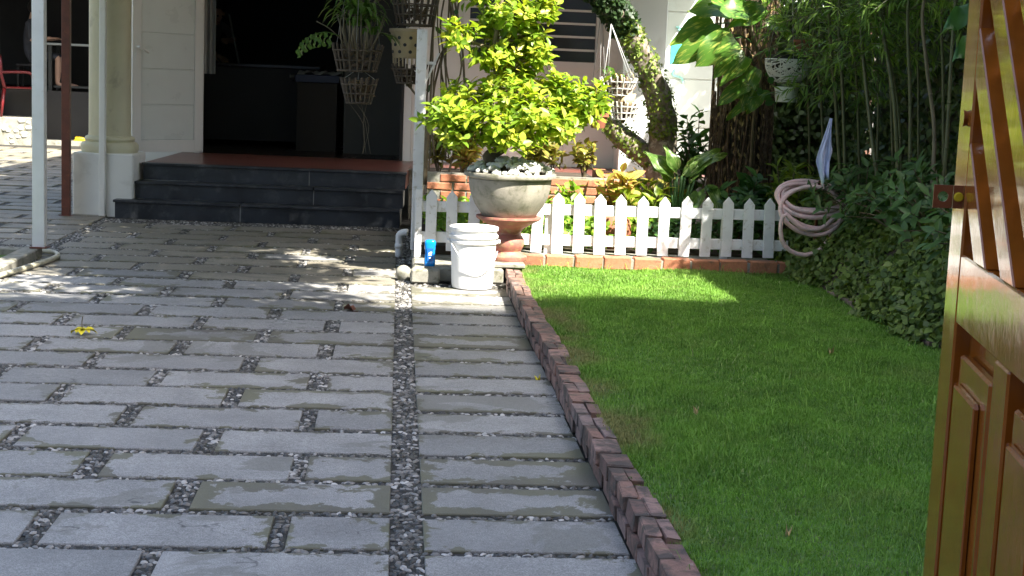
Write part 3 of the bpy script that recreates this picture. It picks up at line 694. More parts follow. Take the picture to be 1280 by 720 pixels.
for c, r in (((0, .085), .009), ((.006, .092), .006), ((0, .056), .006)):
    vs = [bm.verts.new((c[0]+r*1.2*math.cos(a), -.0262, c[1]+r*math.sin(a)*.7)) for a in np.linspace(0, 2*PI, 12, endpoint=False)]; bm.faces.new(vs)
bm.faces.new([bm.verts.new(p) for p in ((-.012, -.0262, .072), (.012, -.0262, .072), (.011, -.0262, .0755), (-.011, -.0262, .0755))])
bmo('emblem', bm, M['whitep'], lb)

# ---- bowl on pedestal with pale stones
PX, PY = .735, 9.86
pd = thing('pedestal', 'chipped red baluster pedestal under the wide stone bowl', 'pedestal', (PX, PY, .131))
bm = bmesh.new(); lathe(bm, [(.125, 0), (.13, .01), (.13, .028), (.105, .036), (.092, .05), (.088, .062), (.102, .085), (.110, .11), (.107, .138), (.093, .160), (.080, .17), (.078, .185), (.092, .195), (.094, .203), (.115, .218), (.165, .247), (.205, .268), (.214, .276), (.214, .288), (.19, .290), (.17, .282)], 40)
bmo('baluster', bm, M['ped'], pd, auto=40)
bw_ = thing('stone_bowl', 'wide weathered grey-brown stone bowl planter on the red pedestal', 'planter', (PX, PY, .414))
bm = bmesh.new(); lathe(bm, [(.16, 0), (.175, .006), (.19, .03), (.225, .08), (.252, .14), (.266, .20), (.270, .235), (.272, .245), (.268, .25), (.275, .256), (.298, .262), (.302, .275), (.298, .288), (.27, .290), (.26, .275), (.255, .25)], 48)
bmo('bowl', bm, M['bowl'], bw_, auto=45)
bm = bmesh.new()
for i in range(230):
    a = random.random()*6.28; r = .275*math.sqrt(random.random()); z = .285+.085*(1-(r/.29)**2)+random.uniform(-.01, .012); q = random.uniform(.016, .028)
    bmesh.ops.create_icosphere(bm, subdivisions=1, radius=q, matrix=Matrix.Translation((r*math.cos(a), r*math.sin(a), z)) @ Matrix.Rotation(random.random()*6, 4, (1, .4, .2)) @ Matrix.Diagonal((1.25, .9, .75, 1)))
tag(bmo('white_stones', bm, M['stone'], bw_, True), kind='stuff')
bm = bmesh.new(); lathe(bm, [(.262, .268), (.10, .35)], 32); bmo('soil', bm, M['soil'], bw_)

# ---- ornamental plant in the bowl
pn = thing('bowl_shrub', 'sunlit yellow-green layered shrub growing from the stone bowl', 'shrub', (PX, PY, .72))
def pl_(x, y, dY=0): v = at(x, y, PY+dY)-Vector((PX, PY, .72)); return v
bm = bmesh.new()
tr_pts = [pl_(622, 205), pl_(610, 196, -.02), pl_(626, 186), pl_(640, 165, .03), pl_(630, 135), pl_(622, 100, .04), pl_(618, 60), pl_(625, 20), pl_(630, -30)]
tube(bm, smooth_path(tr_pts, 5), interp([.040, .038, .034, .028, .023, .020, .017, .014, .010], 5), 10)
brs = []
CL = [ # px centre, px radii, depth offset, depth radius
 ((560, 143), (40, 24), -.05, .22), ((612, 150), (42, 30), -.18, .22), ((668, 142), (40, 30), -.12, .24), ((722, 132), (38, 26), 0, .22), ((640, 112), (46, 26), .02, .28), ((585, 118), (34, 20), .1, .2), ((698, 108), (36, 18), .08, .2), ((745, 122), (20, 20), .02, .14),
 ((575, 42), (26, 18), -.05, .16), ((640, 16), (46, 20), -.02, .2), ((610, 70), (26, 14), -.04, .16), ((630, 58), (24, 20), .06, .16), ((668, 68), (28, 18), .05, .16), ((594, -8), (24, 14), 0, .16), ((678, 5), (20, 16), 0, .14), ((640, 88), (34, 14), .1, .2), ((612, 24), (18, 18), .08, .14),
 ((575, 165), (34, 16), -.1, .18), ((640, 172), (36, 16), -.2, .18), ((700, 158), (32, 18), -.1, .18), ((665, 40), (22, 16), .05, .14)]
tips, dirs = [], []
for (cx, cy), (rx, ry), dy, dr in CL:
    c = pl_(cx, cy, dy); s = (PY/FPX)
    j = min(smooth_path(tr_pts, 5), key=lambda q: (q-c).length+abs(q.z-c.z+.08))
    tube(bm, smooth_path([j, (j+c)/2+Vector((0, 0, -.02)), c], 4), interp([.016, .011, .006], 4), 6)
    n = int(rx*ry*.034)+7
    P, D = ell_pts(c, (rx*s, dr, ry*s), n, .35)
    for p, d in zip(P, D):
        tips.append(p); dirs.append(d*.7+np.array([0, -.12, .75])+RNG.normal(size=3)*.2)
        if random.random() < .4: tube(bm, [c, (Vector(p)+c)/2+Vector((0, 0, -.01)), Vector(p)], [.005, .004, .003], 4)
bmo('trunk', bm, M['twig'], pn, True)
nw = len(tips)
for k in range(4): whorls('leaf_clump', tips[k::4], dirs[k::4], 7, .080, .036, M['lf_bonsai'], pn)

# ---- picket fence
FY = 10.12
fn = thing('picket_fence', 'low white wooden picket fence between lawn and planting bed', 'fence', (0, FY, 0), -.012)
def picket_mesh():
    bm = bmesh.new(); w, t, h = .037, .009, .405
    f = [(-w, 0), (w, 0), (w, h-.045), (0, h), (-w, h-.045)]
    a = [bm.verts.new((x, -t, z)) for x, z in f]; b = [bm.verts.new((x, t, z)) for x, z in f]
    bm.faces.new(a); bm.faces.new(b[::-1])
    for i in range(5): bm.faces.new((a[i], b[i], b[(i+1) % 5], a[(i+1) % 5]))
    bmesh.ops.bevel(bm, geom=list(bm.edges), offset=.002, segments=1, affect='EDGES')
    bmesh.ops.recalc_face_normals(bm, faces=bm.faces); me = bpy.data.meshes.new('picket'); bm.to_mesh(me); bm.free(); me.materials.append(M['fence']); return me
pk = picket_mesh()
for k in range(17):
    X = at(960-26.35*k, 285, FY).x
    put(pk, 'picket', (X, -.02, .158+random.uniform(-.004, .004)+.014*(X-1)/1.5), fn, (random.uniform(-.02, .02), random.uniform(-.028, .028), random.uniform(-.05, .05)), (random.uniform(.96, 1.04), 1, random.uniform(.985, 1.015)))
for z in (.20, .405): bx('rail', (.16, 2.66, -.010, .008, z, z+.072), M['fence'], fn, .003, Matrix.Rotation(-.008, 4, 'Y'))
bx('support_post', (.13, .175, -.03, .02, .10, .56), M['fence'], fn, .003)
for x in (1.0, 2.2): bx('support_post', (x, x+.05, .009, .05, .12, .47), M['fence'], fn, .003)

# ---- leaning tree with creepers
TR = at(828, 215, 11.6)
tree = thing('leaning_tree', 'creeper-clad tree with two leaning limbs in front of the pilaster', 'tree', (TR.x, TR.y, .15))
o0 = Vector((TR.x, TR.y, .15))
def tl(x, y, Y): return at(x, y, Y)-o0
A = [Vector((0, 0, -.05)), tl(828, 240, 11.6), tl(827, 190, 11.6), tl(829, 160, 11.58), tl(822, 120, 11.52), tl(803, 72, 11.45), tl(783, 36, 11.4), tl(762, 6, 11.3), tl(735, -30, 11.15), Vector((-.95, -1.2, 2.4)), Vector((-1.2, -2.2, 3.2))]
Bp = [tl(826, 205, 11.62), tl(800, 190, 11.65), tl(772, 165, 11.7), tl(748, 140, 11.75), tl(732, 128, 11.85), tl(712, 122, 11.95)]
def rough_tube(pts, rad, n, amp, mat, parent, name):
    bm = bmesh.new(); P = smooth_path(pts, 9); rr = interp(rad, 9); tube(bm, P, rr, n)
    bm.normal_update(); rs = random.random()*9
    for v in bm.verts:
        c = v.co; k = math.sin(c.x*31+c.z*17+rs)+math.sin(c.y*37-c.z*23)+math.sin(c.z*41+c.x*53)+.7*math.sin(c.x*90+c.y*70+c.z*60)
        v.co = c+v.normal*amp*k
    return bmo(name, bm, mat, parent, True), P, rr
ra = [.15, .135, .115, .10, .098, .092, .088, .082, .076, .07, .05]; rb = [.09, .085, .078, .070, .055, .03]
_, PA, RA = rough_tube(A, ra, 18, .006, M['bark'], tree, 'trunk'); _, PB_, RB = rough_tube(Bp, rb, 16, .005, M['bark'], tree, 'limb')
bm = bmesh.new()
for e in ((Vector((-1.2, -2.2, 3.2)), Vector((-1.6, -3.4, 4.2))), (Vector((-.95, -1.2, 2.4)), Vector((-2.2, -2.4, 3.6))), (Vector((-1.2, -2.2, 3.2)), Vector((-.6, -4.2, 4.0)))):
    tube(bm, smooth_path([e[0], (e[0]+e[1])/2+Vector((0, 0, .15)), e[1]], 5), interp([.05, .035, .015], 5), 8)
bmo('upper_branch', bm, M['bark'], tree, True)
def creeper(P, RR, i0, i1, n, L, mat, name, face=(-.3, -1, .2), bias=.2):
    Q, D, N = [], [], []
    for _ in range(n):
        f = random.uniform(i0, min(i1, len(P)-1.01)); i = int(f); t = f-i; c = P[i]*(1-t)+P[i+1]*t; ax = (P[i+1]-P[i]).normalized()
        d = Vector(np.array(face)*bias*4+RNG.normal(size=3)); d = (d-ax*d.dot(ax)).normalized()
        Q.append(c+d*(RR[i]+random.uniform(.0, .02))); N.append(d+Vector(RNG.normal(size=3)*.35)); D.append(Vector(RNG.normal(size=3))+ax*-.3+d*.3)
    o = leaves(name, np.array(Q), np.array(D), np.array(N), L*RNG.uniform(.6, 1.2, n), L*.75*RNG.uniform(.6, 1.1, n), mat, tree, T_OVAL); o['kind'] = 'stuff'
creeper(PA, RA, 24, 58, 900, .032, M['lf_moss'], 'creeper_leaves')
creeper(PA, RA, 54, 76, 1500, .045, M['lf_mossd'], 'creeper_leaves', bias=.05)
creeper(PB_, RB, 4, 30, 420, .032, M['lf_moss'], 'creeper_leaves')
# crown over the drive (above the frame): clumps placed so that it shades the drive in front of the steps
SH = np.array([SV.x/SV.z, SV.y/SV.z])
blobs = []
def shade(x, y, z, r):
    blobs.append(((x+SH[0]*z-o0.x, y+SH[1]*z-o0.y, z-o0.z), r))
for _ in range(470):
    x = random.uniform(-3.6, .12); y_ = random.uniform(8.7, 14.6)
    if x > -1.0 and 10.0 < y_ < 11.5: continue                      # the bowl shrub stands in the sun
    if x > -.55 and y_ < 10.1: continue
    if x < -1.75 and y_ < 10.1 and random.random() < .8: continue
    z = random.uniform(3.0, 4.6); r = random.uniform(.26, .44); shade(x, y_, z, (r, r, r*.6))
for _ in range(12):  shade(random.uniform(-4.2, -2.6), random.uniform(12.5, 17), random.uniform(3.4, 4.6), (.4, .4, .25))
def shade_pt(x, y_, z, k, r): blobs.append(((x+SV.x*k-o0.x, y_+SV.y*k-o0.y, z+SV.z*k-o0.z), r))
for _ in range(16): shade_pt(random.uniform(2.08, 2.36), 14.4, random.uniform(1.25, 2.1), random.uniform(2.2, 3.2), (.22, .22, .16))
bush('crown', blobs, 13, .13, .075, M['lf_crown'], tree, T_DIA, .4)

lt_ = thing('shade_tree', 'leafy tree added outside the frame to darken the left yard', 'tree', (-6.4, 11.5, 0))  # unseen tree added to block sky light over the left yard
rough_tube([(0, 0, -.05), (.05, 0, 1.0), (.2, .1, 2.2), (.5, .2, 3.4), (.6, .5, 4.6)], [.22, .19, .16, .12, .06], 14, .006, M['bark'], lt_, 'trunk')
bush('crown', [((random.uniform(-2.6, 3.0), random.uniform(-3.5, 5.5), random.uniform(3.1, 5.2)), (.6, .6, .35)) for _ in range(95)], 7, .16, .09, M['lf_crown'], lt_, T_DIA, .4)
# ---- trunk wrapped in roots with big pothos leaves
rt = thing('rooted_trunk', 'thick brown trunk wrapped in hanging aerial roots behind the fence', 'tree', (2.66, 11.75, .14))
tk, PT, RT = rough_tube([(0, 0, -.05), (0, 0, .3), (-.01, 0, .7), (.02, 0, 1.2), (.04, .02, 1.8), (.0, .05, 2.6)], [.24, .22, .20, .19, .17, .13], 22, .006, M['barkd'], rt, 'trunk')
bm = bmesh.new()
for i in range(75):
    a = random.uniform(PI*.95, 2.1*PI); z1 = random.uniform(.7, 2.2); z0 = random.uniform(-.1, .5); r0 = .235
    tube(bm, smooth_path([(r0*math.cos(a+k*random.uniform(-.06, .06)), r0*math.sin(a)+random.uniform(-.015, .01), z1+(z0-z1)*k/5) for k in range(6)], 3), random.uniform(.004, .011), 5)
bmo('aerial_roots', bm, M['barkd'], rt, True)
bm = bmesh.new()
n = 700; Pq = []
for _ in range(n):
    a = random.uniform(PI, 2*PI); z = random.uniform(.2, 1.9); Pq.append((.235*math.cos(a), .235*math.sin(a), z))
Pq = np.array(Pq); o = leaves('bark_flakes', Pq, rdir(n)*.5+np.array([0, 0, -1]), np.stack([Pq[:, 0], Pq[:, 1], np.zeros(n)], 1)*3+rdir(n)*.5, .05, .02, M['tanleaf'], rt, T_DIA); o['kind'] = 'stuff'
cb2 = []
for _ in range(16):
    x = random.uniform(2.7, 3.5); z = random.uniform(.5, 1.15); k = random.uniform(2.2, 3.2); cb2.append(((x+SV.x*k-2.66, 15.0+SV.y*k-11.75, z+SV.z*k-.14), (.24, .24, .16)))
bush('crown', cb2, 13, .12, .07, M['lf_crown'], rt, T_DIA, .4)  # unseen leaf clumps added towards the sun to shade the pale wall
ph = thing('pothos_vine', 'climbing vine with very large yellow-streaked leaves on the rooted trunk', 'vine', (2.6, 11.5, .15))
po = Vector((2.6, 11.5, .15))
tb('stem', smooth_path([at(938, 230, 11.45)-po, at(942, 150, 11.42)-po, at(952, 90, 11.4)-po, at(940, 40, 11.4)-po, at(930, -20, 11.4)-po], 6), .014, M['twig'], ph)
PL = [ # base px, tip px, Y, width px, facing tilt
 ((893, 30), (848, 58), 11.25, 34, .1), ((905, 45), (853, 82), 11.15, 40, 0), ((918, 48), (878, 82), 11.05, 44, .1), ((915, 12), (868, 16), 11.2, 40, .3), ((935, 18), (893, 8), 11.1, 36, .3), ((955, 10), (920, 35), 11.15, 30, .2),
 ((925, 60), (900, 96), 11.2, 26, .0), ((935, 72), (908, 105), 11.15, 22, .1), ((940, 100), (905, 132), 11.2, 24, .1), ((945, 85), (930, 130), 11.2, 22, .1), ((948, 115), (938, 140), 11.2, 22, .1), ((925, 112), (912, 122), 11.25, 20, .1), ((960, 25), (985, 45), 11.2, 24, .1), ((938, 125), (915, 150), 11.22, 14, .1), ((905, 0), (890, -20), 11.1, 44, .3), ((965, 0), (945, -22), 11.1, 40, .2)]
for (b, t, Yp, wpx, tl_) in PL:
    p0 = at(*b, Yp+.06)-po; p1 = at(*t, Yp)-po; L = (p1-p0).length
    bigleaf('leaf', p0, p1-p0+Vector((0, 0, L*.25)), (random.uniform(-.2, .2), -1, .55+tl_), L*1.12, wpx*Yp/FPX*1.05, M['lf_poth'], ph, .42, .10, True)
    tb('leaf_stalk', smooth_path([at(942, b[1]+8, 11.42)-po, (p0+(at(942, b[1]+8, 11.42)-po))/2+Vector((0, 0, .03)), p0], 3), .005, M['lf_mid'], ph, 5)

# ---- hanging baskets
def slat_basket(parent, c, r0, r1, h, mat, ns=18, hoops=3, name='slats'):
    bm = bmesh.new()
    for k in range(ns):
        a = 2*PI*k/ns+random.uniform(-.04, .04); d = Vector((math.cos(a), math.sin(a), 0))
        tube(bm, [Vector(c)+d*r0, Vector(c)+d*(r1*random.uniform(.98, 1.03))+Vector((0, 0, h*random.uniform(.97, 1.05)))], [.0065, .0075], 5)
    o = bmo(name, bm, mat, parent)
    for k in range(hoops):
        t = (k+.15)/(hoops-.2); r = r0+(r1-r0)*t; z = h*t
        tb('hoop', [Vector(c)+Vector((r*1.02*math.cos(a), r*1.02*math.sin(a), z)) for a in np.linspace(0, 2*PI, 25)], .006, mat, parent, 5)
    bm = bmesh.new(); lathe(bm, [(r0*.98, .0), (r0*.99, .012)], 18, c); bmo('base_disc', bm, mat, parent)
    n = 60; P, D = ell_pts((c[0], c[1], c[2]+h*.5), (r1*.78, r1*.78, h*.42), n, .2)
    o = leaves('bark_chips', P, rdir(n), rdir(n), .07, .035, M['barkd'], parent, T_DIA); o['kind'] = 'stuff'
def strap_leaves(parent, c, n, L, W_, mat, upw=.9, spread=.8, name='leaf_tuft', droop=1.1, bias=(0, 0, 0)):
    V, F, uv = [], [], []; seg = 6
    for i in range(n):
        a = random.random()*2*PI; d = Vector((math.cos(a)*spread+bias[0], math.sin(a)*spread+bias[1], upw*random.uniform(.5, 1.3))).normalized(); s = d.cross(Vector((0, 0, 1))).normalized()
        if s.length < .1: s = Vector((1, 0, 0))
        l = L*random.uniform(.5, 1.2); pos = Vector(c)+Vector((random.gauss(0, .03), random.gauss(0, .03), 0)); b = len(V)
        for k in range(seg+1):
            t = k/seg; w = W_*(math.sin(PI*(t*.85+.12))**.8)*.5
            if k == seg: w = W_*.04
            dd = (d+Vector((0, 0, -droop*t*t*1.6))).normalized()
            if k: pos = pos+dd*(l/seg)
            V += [pos-s*w, pos+s*w]; uv += [(0, t+i), (1, t+i)]
        F += [(b+2*k, b+2*k+1, b+2*k+3, b+2*k+2) for k in range(seg)]
    o = bulk(name, np.array([tuple(v) for v in V]), [np.array(F)], mat, parent, np.array(uv, float), True); o['kind'] = 'stuff'; return o
def wires(parent, c, r, top, n=3, mat='wire'):
    for k in range(n):
        a = 2*PI*k/n+.5; tb('hanging_wire', [Vector(c)+Vector((r*math.cos(a), r*math.sin(a), 0)), top], .0022, M[mat], parent, 4)
c = at(446, 90, 11.2)
hb = thing('hanging_basket', 'upper dark slatted orchid basket hanging before the doorway', 'basket', (c.x, c.y, c.z))
slat_basket(hb, (0, 0, 0), .135, .185, .20, M['basket'], 20, 3); wires(hb, (0, 0, .2), .18, Vector((.02, .05, 1.3)))
orc = thing('orchid', 'leafy green orchid with arching leaves in the upper dark basket', 'orchid', (c.x, c.y, c.z+.13))
bm = bmesh.new()
for i in range(24):
    a = random.random()*6.28; r = .11*math.sqrt(random.random()); q = Vector((r*math.cos(a), r*math.sin(a), 0)); e = q*1.6+Vector((random.gauss(0, .03), random.gauss(0, .03), random.uniform(.18, .34)))
    tube(bm, [q, (q+e)/2+Vector((random.gauss(0, .01), 0, 0)), e], [.007, .006, .004], 5)
tube(bm, smooth_path([(-.08, 0, .06), (-.2, 0, .17), (-.30, 0, .22)], 4), .004, 5)
bmo('canes', bm, M['culmd'], orc, True)
strap_leaves(orc, (0, 0, .20), 40, .32, .032, M['lf_orch']); strap_leaves(orc, (.02, 0, .28), 40, .32, .030, M['lf_orch'], 1.2, .8); strap_leaves(orc, (.12, -.02, .14), 10, .28, .026, M['lf_orch'], .6, 1.0, bias=(1, 0, 0))
sp = [Vector((-.12, -.03, .12)), Vector((-.22, -.05, .145)), Vector((-.32, -.06, .12)), Vector((-.40, -.06, .06))]
tb('spray_stem', smooth_path(sp, 4), .004, M['lf_orch'], orc, 5)
for i, q in enumerate(smooth_path(sp, 3)[2:]): bigleaf('leaf', q, (-.4, -.1, -.8), (-.7, -.6, .3), .11, .024, M['lf_orch'], orc, .5, .1)
c2 = at(448, 130, 11.2)
hb2 = thing('hanging_basket', 'lower small dark slatted basket hung beneath the orchid basket', 'basket', (c2.x, c2.y, c2.z))
slat_basket(hb2, (0, 0, 0), .085, .135, .185, M['basket'], 18, 3); wires(hb2, (0, 0, .18), .13, Vector((0, 0, .26)))
tuft = strap_leaves(hb2, (0, 0, .15), 14, .09, .018, M['tanleaf'], .6, 1.)
bm = bmesh.new()
for i in range(4): tube(bm, smooth_path([(random.gauss(0, .04), random.gauss(0, .03), .02), (random.gauss(.03, .04), 0, -.15), (random.gauss(.05, .05), 0, -.36)], 4), .0010, 4)
bmo('trailing_roots', bm, M['culmd'], hb2)
c3 = at(518, 33, 11.25)
hb3 = thing('hanging_basket', 'dark slatted basket cut by the top edge behind the peeling post', 'basket', (c3.x, c3.y, c3.z))
slat_basket(hb3, (0, 0, 0), .125, .165, .20, M['basket'], 20, 3); wires(hb3, (0, 0, .2), .15, Vector((0, .05, 1.2))); strap_leaves(hb3, (0, 0, .2), 18, .22, .022, M['lf_orch'], .8)
c4 = at(509, 73, 11.25)
cp = thing('clay_pot', 'tan clay orchid pot with round holes behind the peeling post', 'pot', (c4.x, c4.y, c4.z))
bm = bmesh.new(); lathe(bm, [(.10, 0), (.108, .01), (.125, .18), (.135, .19), (.135, .212), (.118, .213), (.115, .19), (.095, .02)], 32); bmo('pot', bm, M['clay'], cp, auto=40)
for z in (.045, .095, .145):
    for k in range(9):
        a = 2*PI*(k+(.5 if z == .095 else 0))/9; r = .1025+.1*z
        bm = bmesh.new(); bmesh.ops.create_cone(bm, cap_ends=True, segments=10, radius1=.0125, radius2=.0125, depth=.012, matrix=Matrix.Translation((r*math.cos(a)*1.02, r*math.sin(a)*1.02, z)) @ Matrix.Rotation(a, 4, 'Z') @ Matrix.Rotation(PI/2, 4, 'Y')); bmo('hole', bm, M['dark'], cp)
wires(cp, (0, 0, .2), .12, Vector((.01, 0, .30)))
c5 = at(511, 105, 11.25)
hb5 = thing('hanging_basket', 'small slatted basket with tan rim hung below the holed clay pot', 'basket', (c5.x, c5.y, c5.z))
slat_basket(hb5, (0, 0, 0), .085, .128, .14, M['basket'], 18, 3); wires(hb5, (0, 0, .14), .12, Vector((-.01, 0, .22)))
bm = bmesh.new()
for k in range(22):
    a = 2*PI*k/22; d = Vector((math.cos(a), math.sin(a), 0)); tube(bm, [d*.115+Vector((0, 0, .125)), d*.12+Vector((0, 0, .19))], .006, 5)
bmo('rim_slats', bm, M['clay'], hb5)
vn = thing('hanging_vine', 'tangled brown vine stems hanging beside the peeling post', 'vine', (.30, 11.25, .53))
bm = bmesh.new()
for i in range(10):
    x = random.uniform(-.14, .10); y_ = random.uniform(-.05, .1)
    tube(bm, smooth_path([(x+random.gauss(0, .03), y_, 1.5), (x+random.gauss(0, .04), y_, 1.15), (x+random.gauss(0, .05), y_, .85), (x+random.gauss(0, .05), y_, .55), (x+random.gauss(0, .06), y_, random.uniform(0, .4))], 5), random.uniform(.004, .009), 5)
tube(bm, smooth_path([(-.28, .05, .85), (-.22, 0, .68), (-.12, 0, .58), (0, 0, .50)], 5), .008, 6)
tube(bm, smooth_path([(-.10, -.1, -.02), (-.09, -.1, .35), (-.08, -.1, .55)], 4), .02, 8)
bmo('stems', bm, M['twig'], vn, True)
bush('vine_leaves', [((.02, 0, 1.1), (.14, .08, .3)), ((.0, 0, .62), (.16, .1, .15)), ((.02, 0, .35), (.18, .08, .12))], .16, .07, .05, M['lf_mid'], vn)
# right pair of white baskets under the leaning limb
c6 = at(772, 120, 10.9)
hw = thing('hanging_basket', 'upper whitish slatted basket hanging below the creeper-clad limb', 'basket', (c6.x, c6.y, c6.z))
slat_basket(hw, (0, 0, 0), .085, .135, .13, M['basketw'], 18, 3); wires(hw, (0, 0, .13), .13, at(764, 30, 11.0)-Vector((c6.x, c6.y, c6.z)), 4, 'wirew'); strap_leaves(hw, (0, 0, .1), 22, .17, .014, M['tanleaf'], 1., .7); strap_leaves(hw, (-.02, 0, .12), 10, .2, .02, M['lf_orch'], 1.1, .6)
c7 = at(779, 150, 10.9)
hw2 = thing('hanging_basket', 'lower whitish slatted basket hanging below the creeper-clad limb', 'basket', (c7.x, c7.y, c7.z))
slat_basket(hw2, (0, 0, 0), .080, .112, .125, M['basketw'], 17, 3); wires(hw2, (0, 0, .12), .11, Vector((-.02, 0, .2)), 3, 'wirew')
bm = bmesh.new(); lathe(bm, [(.06, .08), (.085, .19), (.07, .185)], 20); bmo('inner_pot', bm, M['clay'], hw2, True); strap_leaves(hw2, (0, 0, .13), 12, .10, .012, M['tanleaf'], .8)
c8 = at(747, 160, 11.3)
tp = thing('terracotta_pot', 'small terracotta pot half hidden beside the lower leaning limb', 'pot', (c8.x, c8.y, c8.z))
bm = bmesh.new(); lathe(bm, [(.05, 0), (.07, .08), (.08, .085), (.08, .11), (.065, .11)], 24); bmo('pot', bm, M['terra'], tp, auto=40); strap_leaves(tp, (0, 0, .1), 12, .16, .02, M['lf_mid'], 1., .6)
wires(tp, (0, 0, .11), .075, Vector((0, .1, .9)))
# wire basket on the right
c9 = at(983, 112, 11.0)
wb = thing('wire_planter', 'round white wire-mesh planter with trailing green plant by bamboo', 'planter', (c9.x, c9.y, c9.z))
bm = bmesh.new()
for i in range(230):
    ax = Vector(RNG.normal(size=3)).normalized(); a0 = random.random()*6.28; u = ax.cross(Vector((.3, .2, .9))).normalized(); v = ax.cross(u); pts = []
    for t in np.linspace(a0, a0+random.uniform(.9, 1.9), 8):
        q = u*math.cos(t)+v*math.sin(t)
        if q.z < .10: pts.append(Vector((q.x*.165, q.y*.165, .20+q.z*.165 if q.z > -.9 else .20-.15)))
    if len(pts) > 2: tube(bm, pts, .0042, 4)
for z, r in ((.215, .166), (.06, .10)): tube(bm, [(r*math.cos(a), r*math.sin(a), z) for a in np.linspace(0, 2*PI, 25)], .005, 4)
bmo('wire_mesh', bm, M['wirew'], wb)
bm = bmesh.new(); lathe(bm, [(.075, -.09), (.085, .0), (.09, .02), (.07, .02)], 24); bmo('drip_cup', bm, M['wallg'], wb, auto=40)
bush('foliage', [((0, 0, .24), (.15, .15, .06)), ((-.17, -.02, .1), (.06, .08, .16)), ((-.19, 0, -.08), (.05, .06, .12)), ((.10, -.1, .22), (.08, .08, .05))], .5, .075, .055, M['lf_mid'], wb, T_OVAL); wires(wb, (0, 0, .21), .16, Vector((0, .1, 1.)))
bm = bmesh.new(); lathe(bm, [(.10, .0), (.13, .19), (.14, .2), (.10, .2)], 20, (0, 0, .05)); bmo('inner_pot', bm, M['dark'], wb)
c10 = at(1007, 70, 11.2)
tp2 = thing('terracotta_pot', 'brown terracotta pot hanging high among the bamboo leaves', 'pot', (c10.x, c10.y, c10.z))
bm = bmesh.new(); lathe(bm, [(.06, 0), (.085, .09), (.095, .095), (.095, .12), (.08, .12)], 24); bmo('pot', bm, M['terra'], tp2, auto=40); wires(tp2, (0, 0, .12), .09, Vector((0, .05, .9))); strap_leaves(tp2, (0, 0, .12), 14, .16, .014, M['lf_bam'], .8)

# ---- planting bed behind the fence
def shrub(name, label, cat, px, Y, h, mat, n, L, Wd, r, zb=.16, grp=None):
    b = at(px, 250, Y); t = thing(name, label, cat, (b.x, Y, zb), group=grp)
    bm = bmesh.new(); tips, dirs = [], []
    for i in range(n):
        a = random.random()*6.28; q = r*math.sqrt(random.random()); e = Vector((q*math.cos(a), q*math.sin(a), h*random.uniform(.55, 1.)))
        tube(bm, smooth_path([(0, 0, 0), e*.5+Vector((0, 0, .03)), e], 3), [.006, .006, .005, .005, .004, .004, .003], 5)
        tips.append(np.array(e)); dirs.append(np.array([math.cos(a)*.5, math.sin(a)*.5, 1.]))
        for _ in range(1): tips.append(np.array(e)*np.array([.8, .8, .75])); dirs.append(np.array([math.cos(a), math.sin(a), .6]))
    bmo('stem', bm, M['twig'], t, True); whorls('foliage', tips, dirs, 7, L, Wd, mat, t); return t
shrub('croton', 'variegated pink and yellow croton left of the stone bowl', 'plant', 578, 11.35, .46, M['lf_croton'], 9, .13, .05, .15, .53)
shrub('croton', 'yellow-red croton peeping out right behind the stone bowl', 'plant', 668, 11.5, .40, M['lf_crotong'], 6, .12, .045, .14, .53)
shrub('croton', 'red-leaved croton sprig between bowl and young coleus', 'plant', 690, 11.6, .36, M['lf_crotong'], 3, .12, .045, .07, .53)
shrub('coleus', 'small upright yellow-green coleus before the grey wall panel', 'plant', 728, 11.7, .30, M['lf_crotong'], 10, .07, .04, .10, .53)
shrub('croton', 'sunlit yellow and pink croton below the leaning tree', 'plant', 778, 10.9, .50, M['lf_croton'], 14, .14, .055, .19)
shrub('croton', 'lime green croton right next to the sunlit pink croton', 'plant', 806, 10.75, .42, M['lf_lime'], 12, .12, .045, .18)
shrub('croton', 'dark yellow-green croton under the dieffenbachia leaves', 'plant', 830, 10.95, .48, M['lf_crotong'], 10, .12, .04, .15)
shrub('bed_shrub', 'slender green sapling with leaf rosettes against the pale wall', 'shrub', 868, 12.3, 1.05, M['lf_mid'], 6, .13, .05, .22)
shrub('bed_shrub', 'low dark green shrub at the foot of the pale wall', 'shrub', 850, 12.4, .75, M['lf_dark'], 12, .12, .05, .25)
shrub('bed_shrub', 'broad-leaved green shrub between rooted trunk and hose', 'shrub', 925, 10.8, .52, M['lf_mid'], 12, .15, .07, .22)
shrub('bed_shrub', 'dark bushy shrub behind the right end of the fence', 'shrub', 945, 10.6, .45, M['lf_coverd'], 16, .10, .045, .25)
shrub('bed_shrub', 'bright lime shrub with narrow leaves left above the coiled hose', 'shrub', 985, 10.7, .62, M['lf_lime'], 14, .12, .03, .28)
shrub('bed_shrub', 'leafy green sprigs low behind the left fence pickets', 'shrub', 560, 10.75, .30, M['lf_cover'], 14, .07, .04, .2)
shrub('bed_shrub', 'bright green leafy clump right of the stone bowl behind pickets', 'shrub', 700, 10.75, .42, M['lf_cover'], 16, .08, .045, .2)
shrub('bed_shrub', 'yellow leafed shrub under the bowl shrub beside the post', 'shrub', 548, 11.4, .34, M['lf_crotong'], 6, .09, .04, .1, .53)
db = at(848, 250, 10.75); df = thing('dieffenbachia', 'dieffenbachia with long arching pale-streaked leaves behind the fence', 'plant', (db.x, 10.75, .16))
dO = Vector((db.x, 10.75, .16))
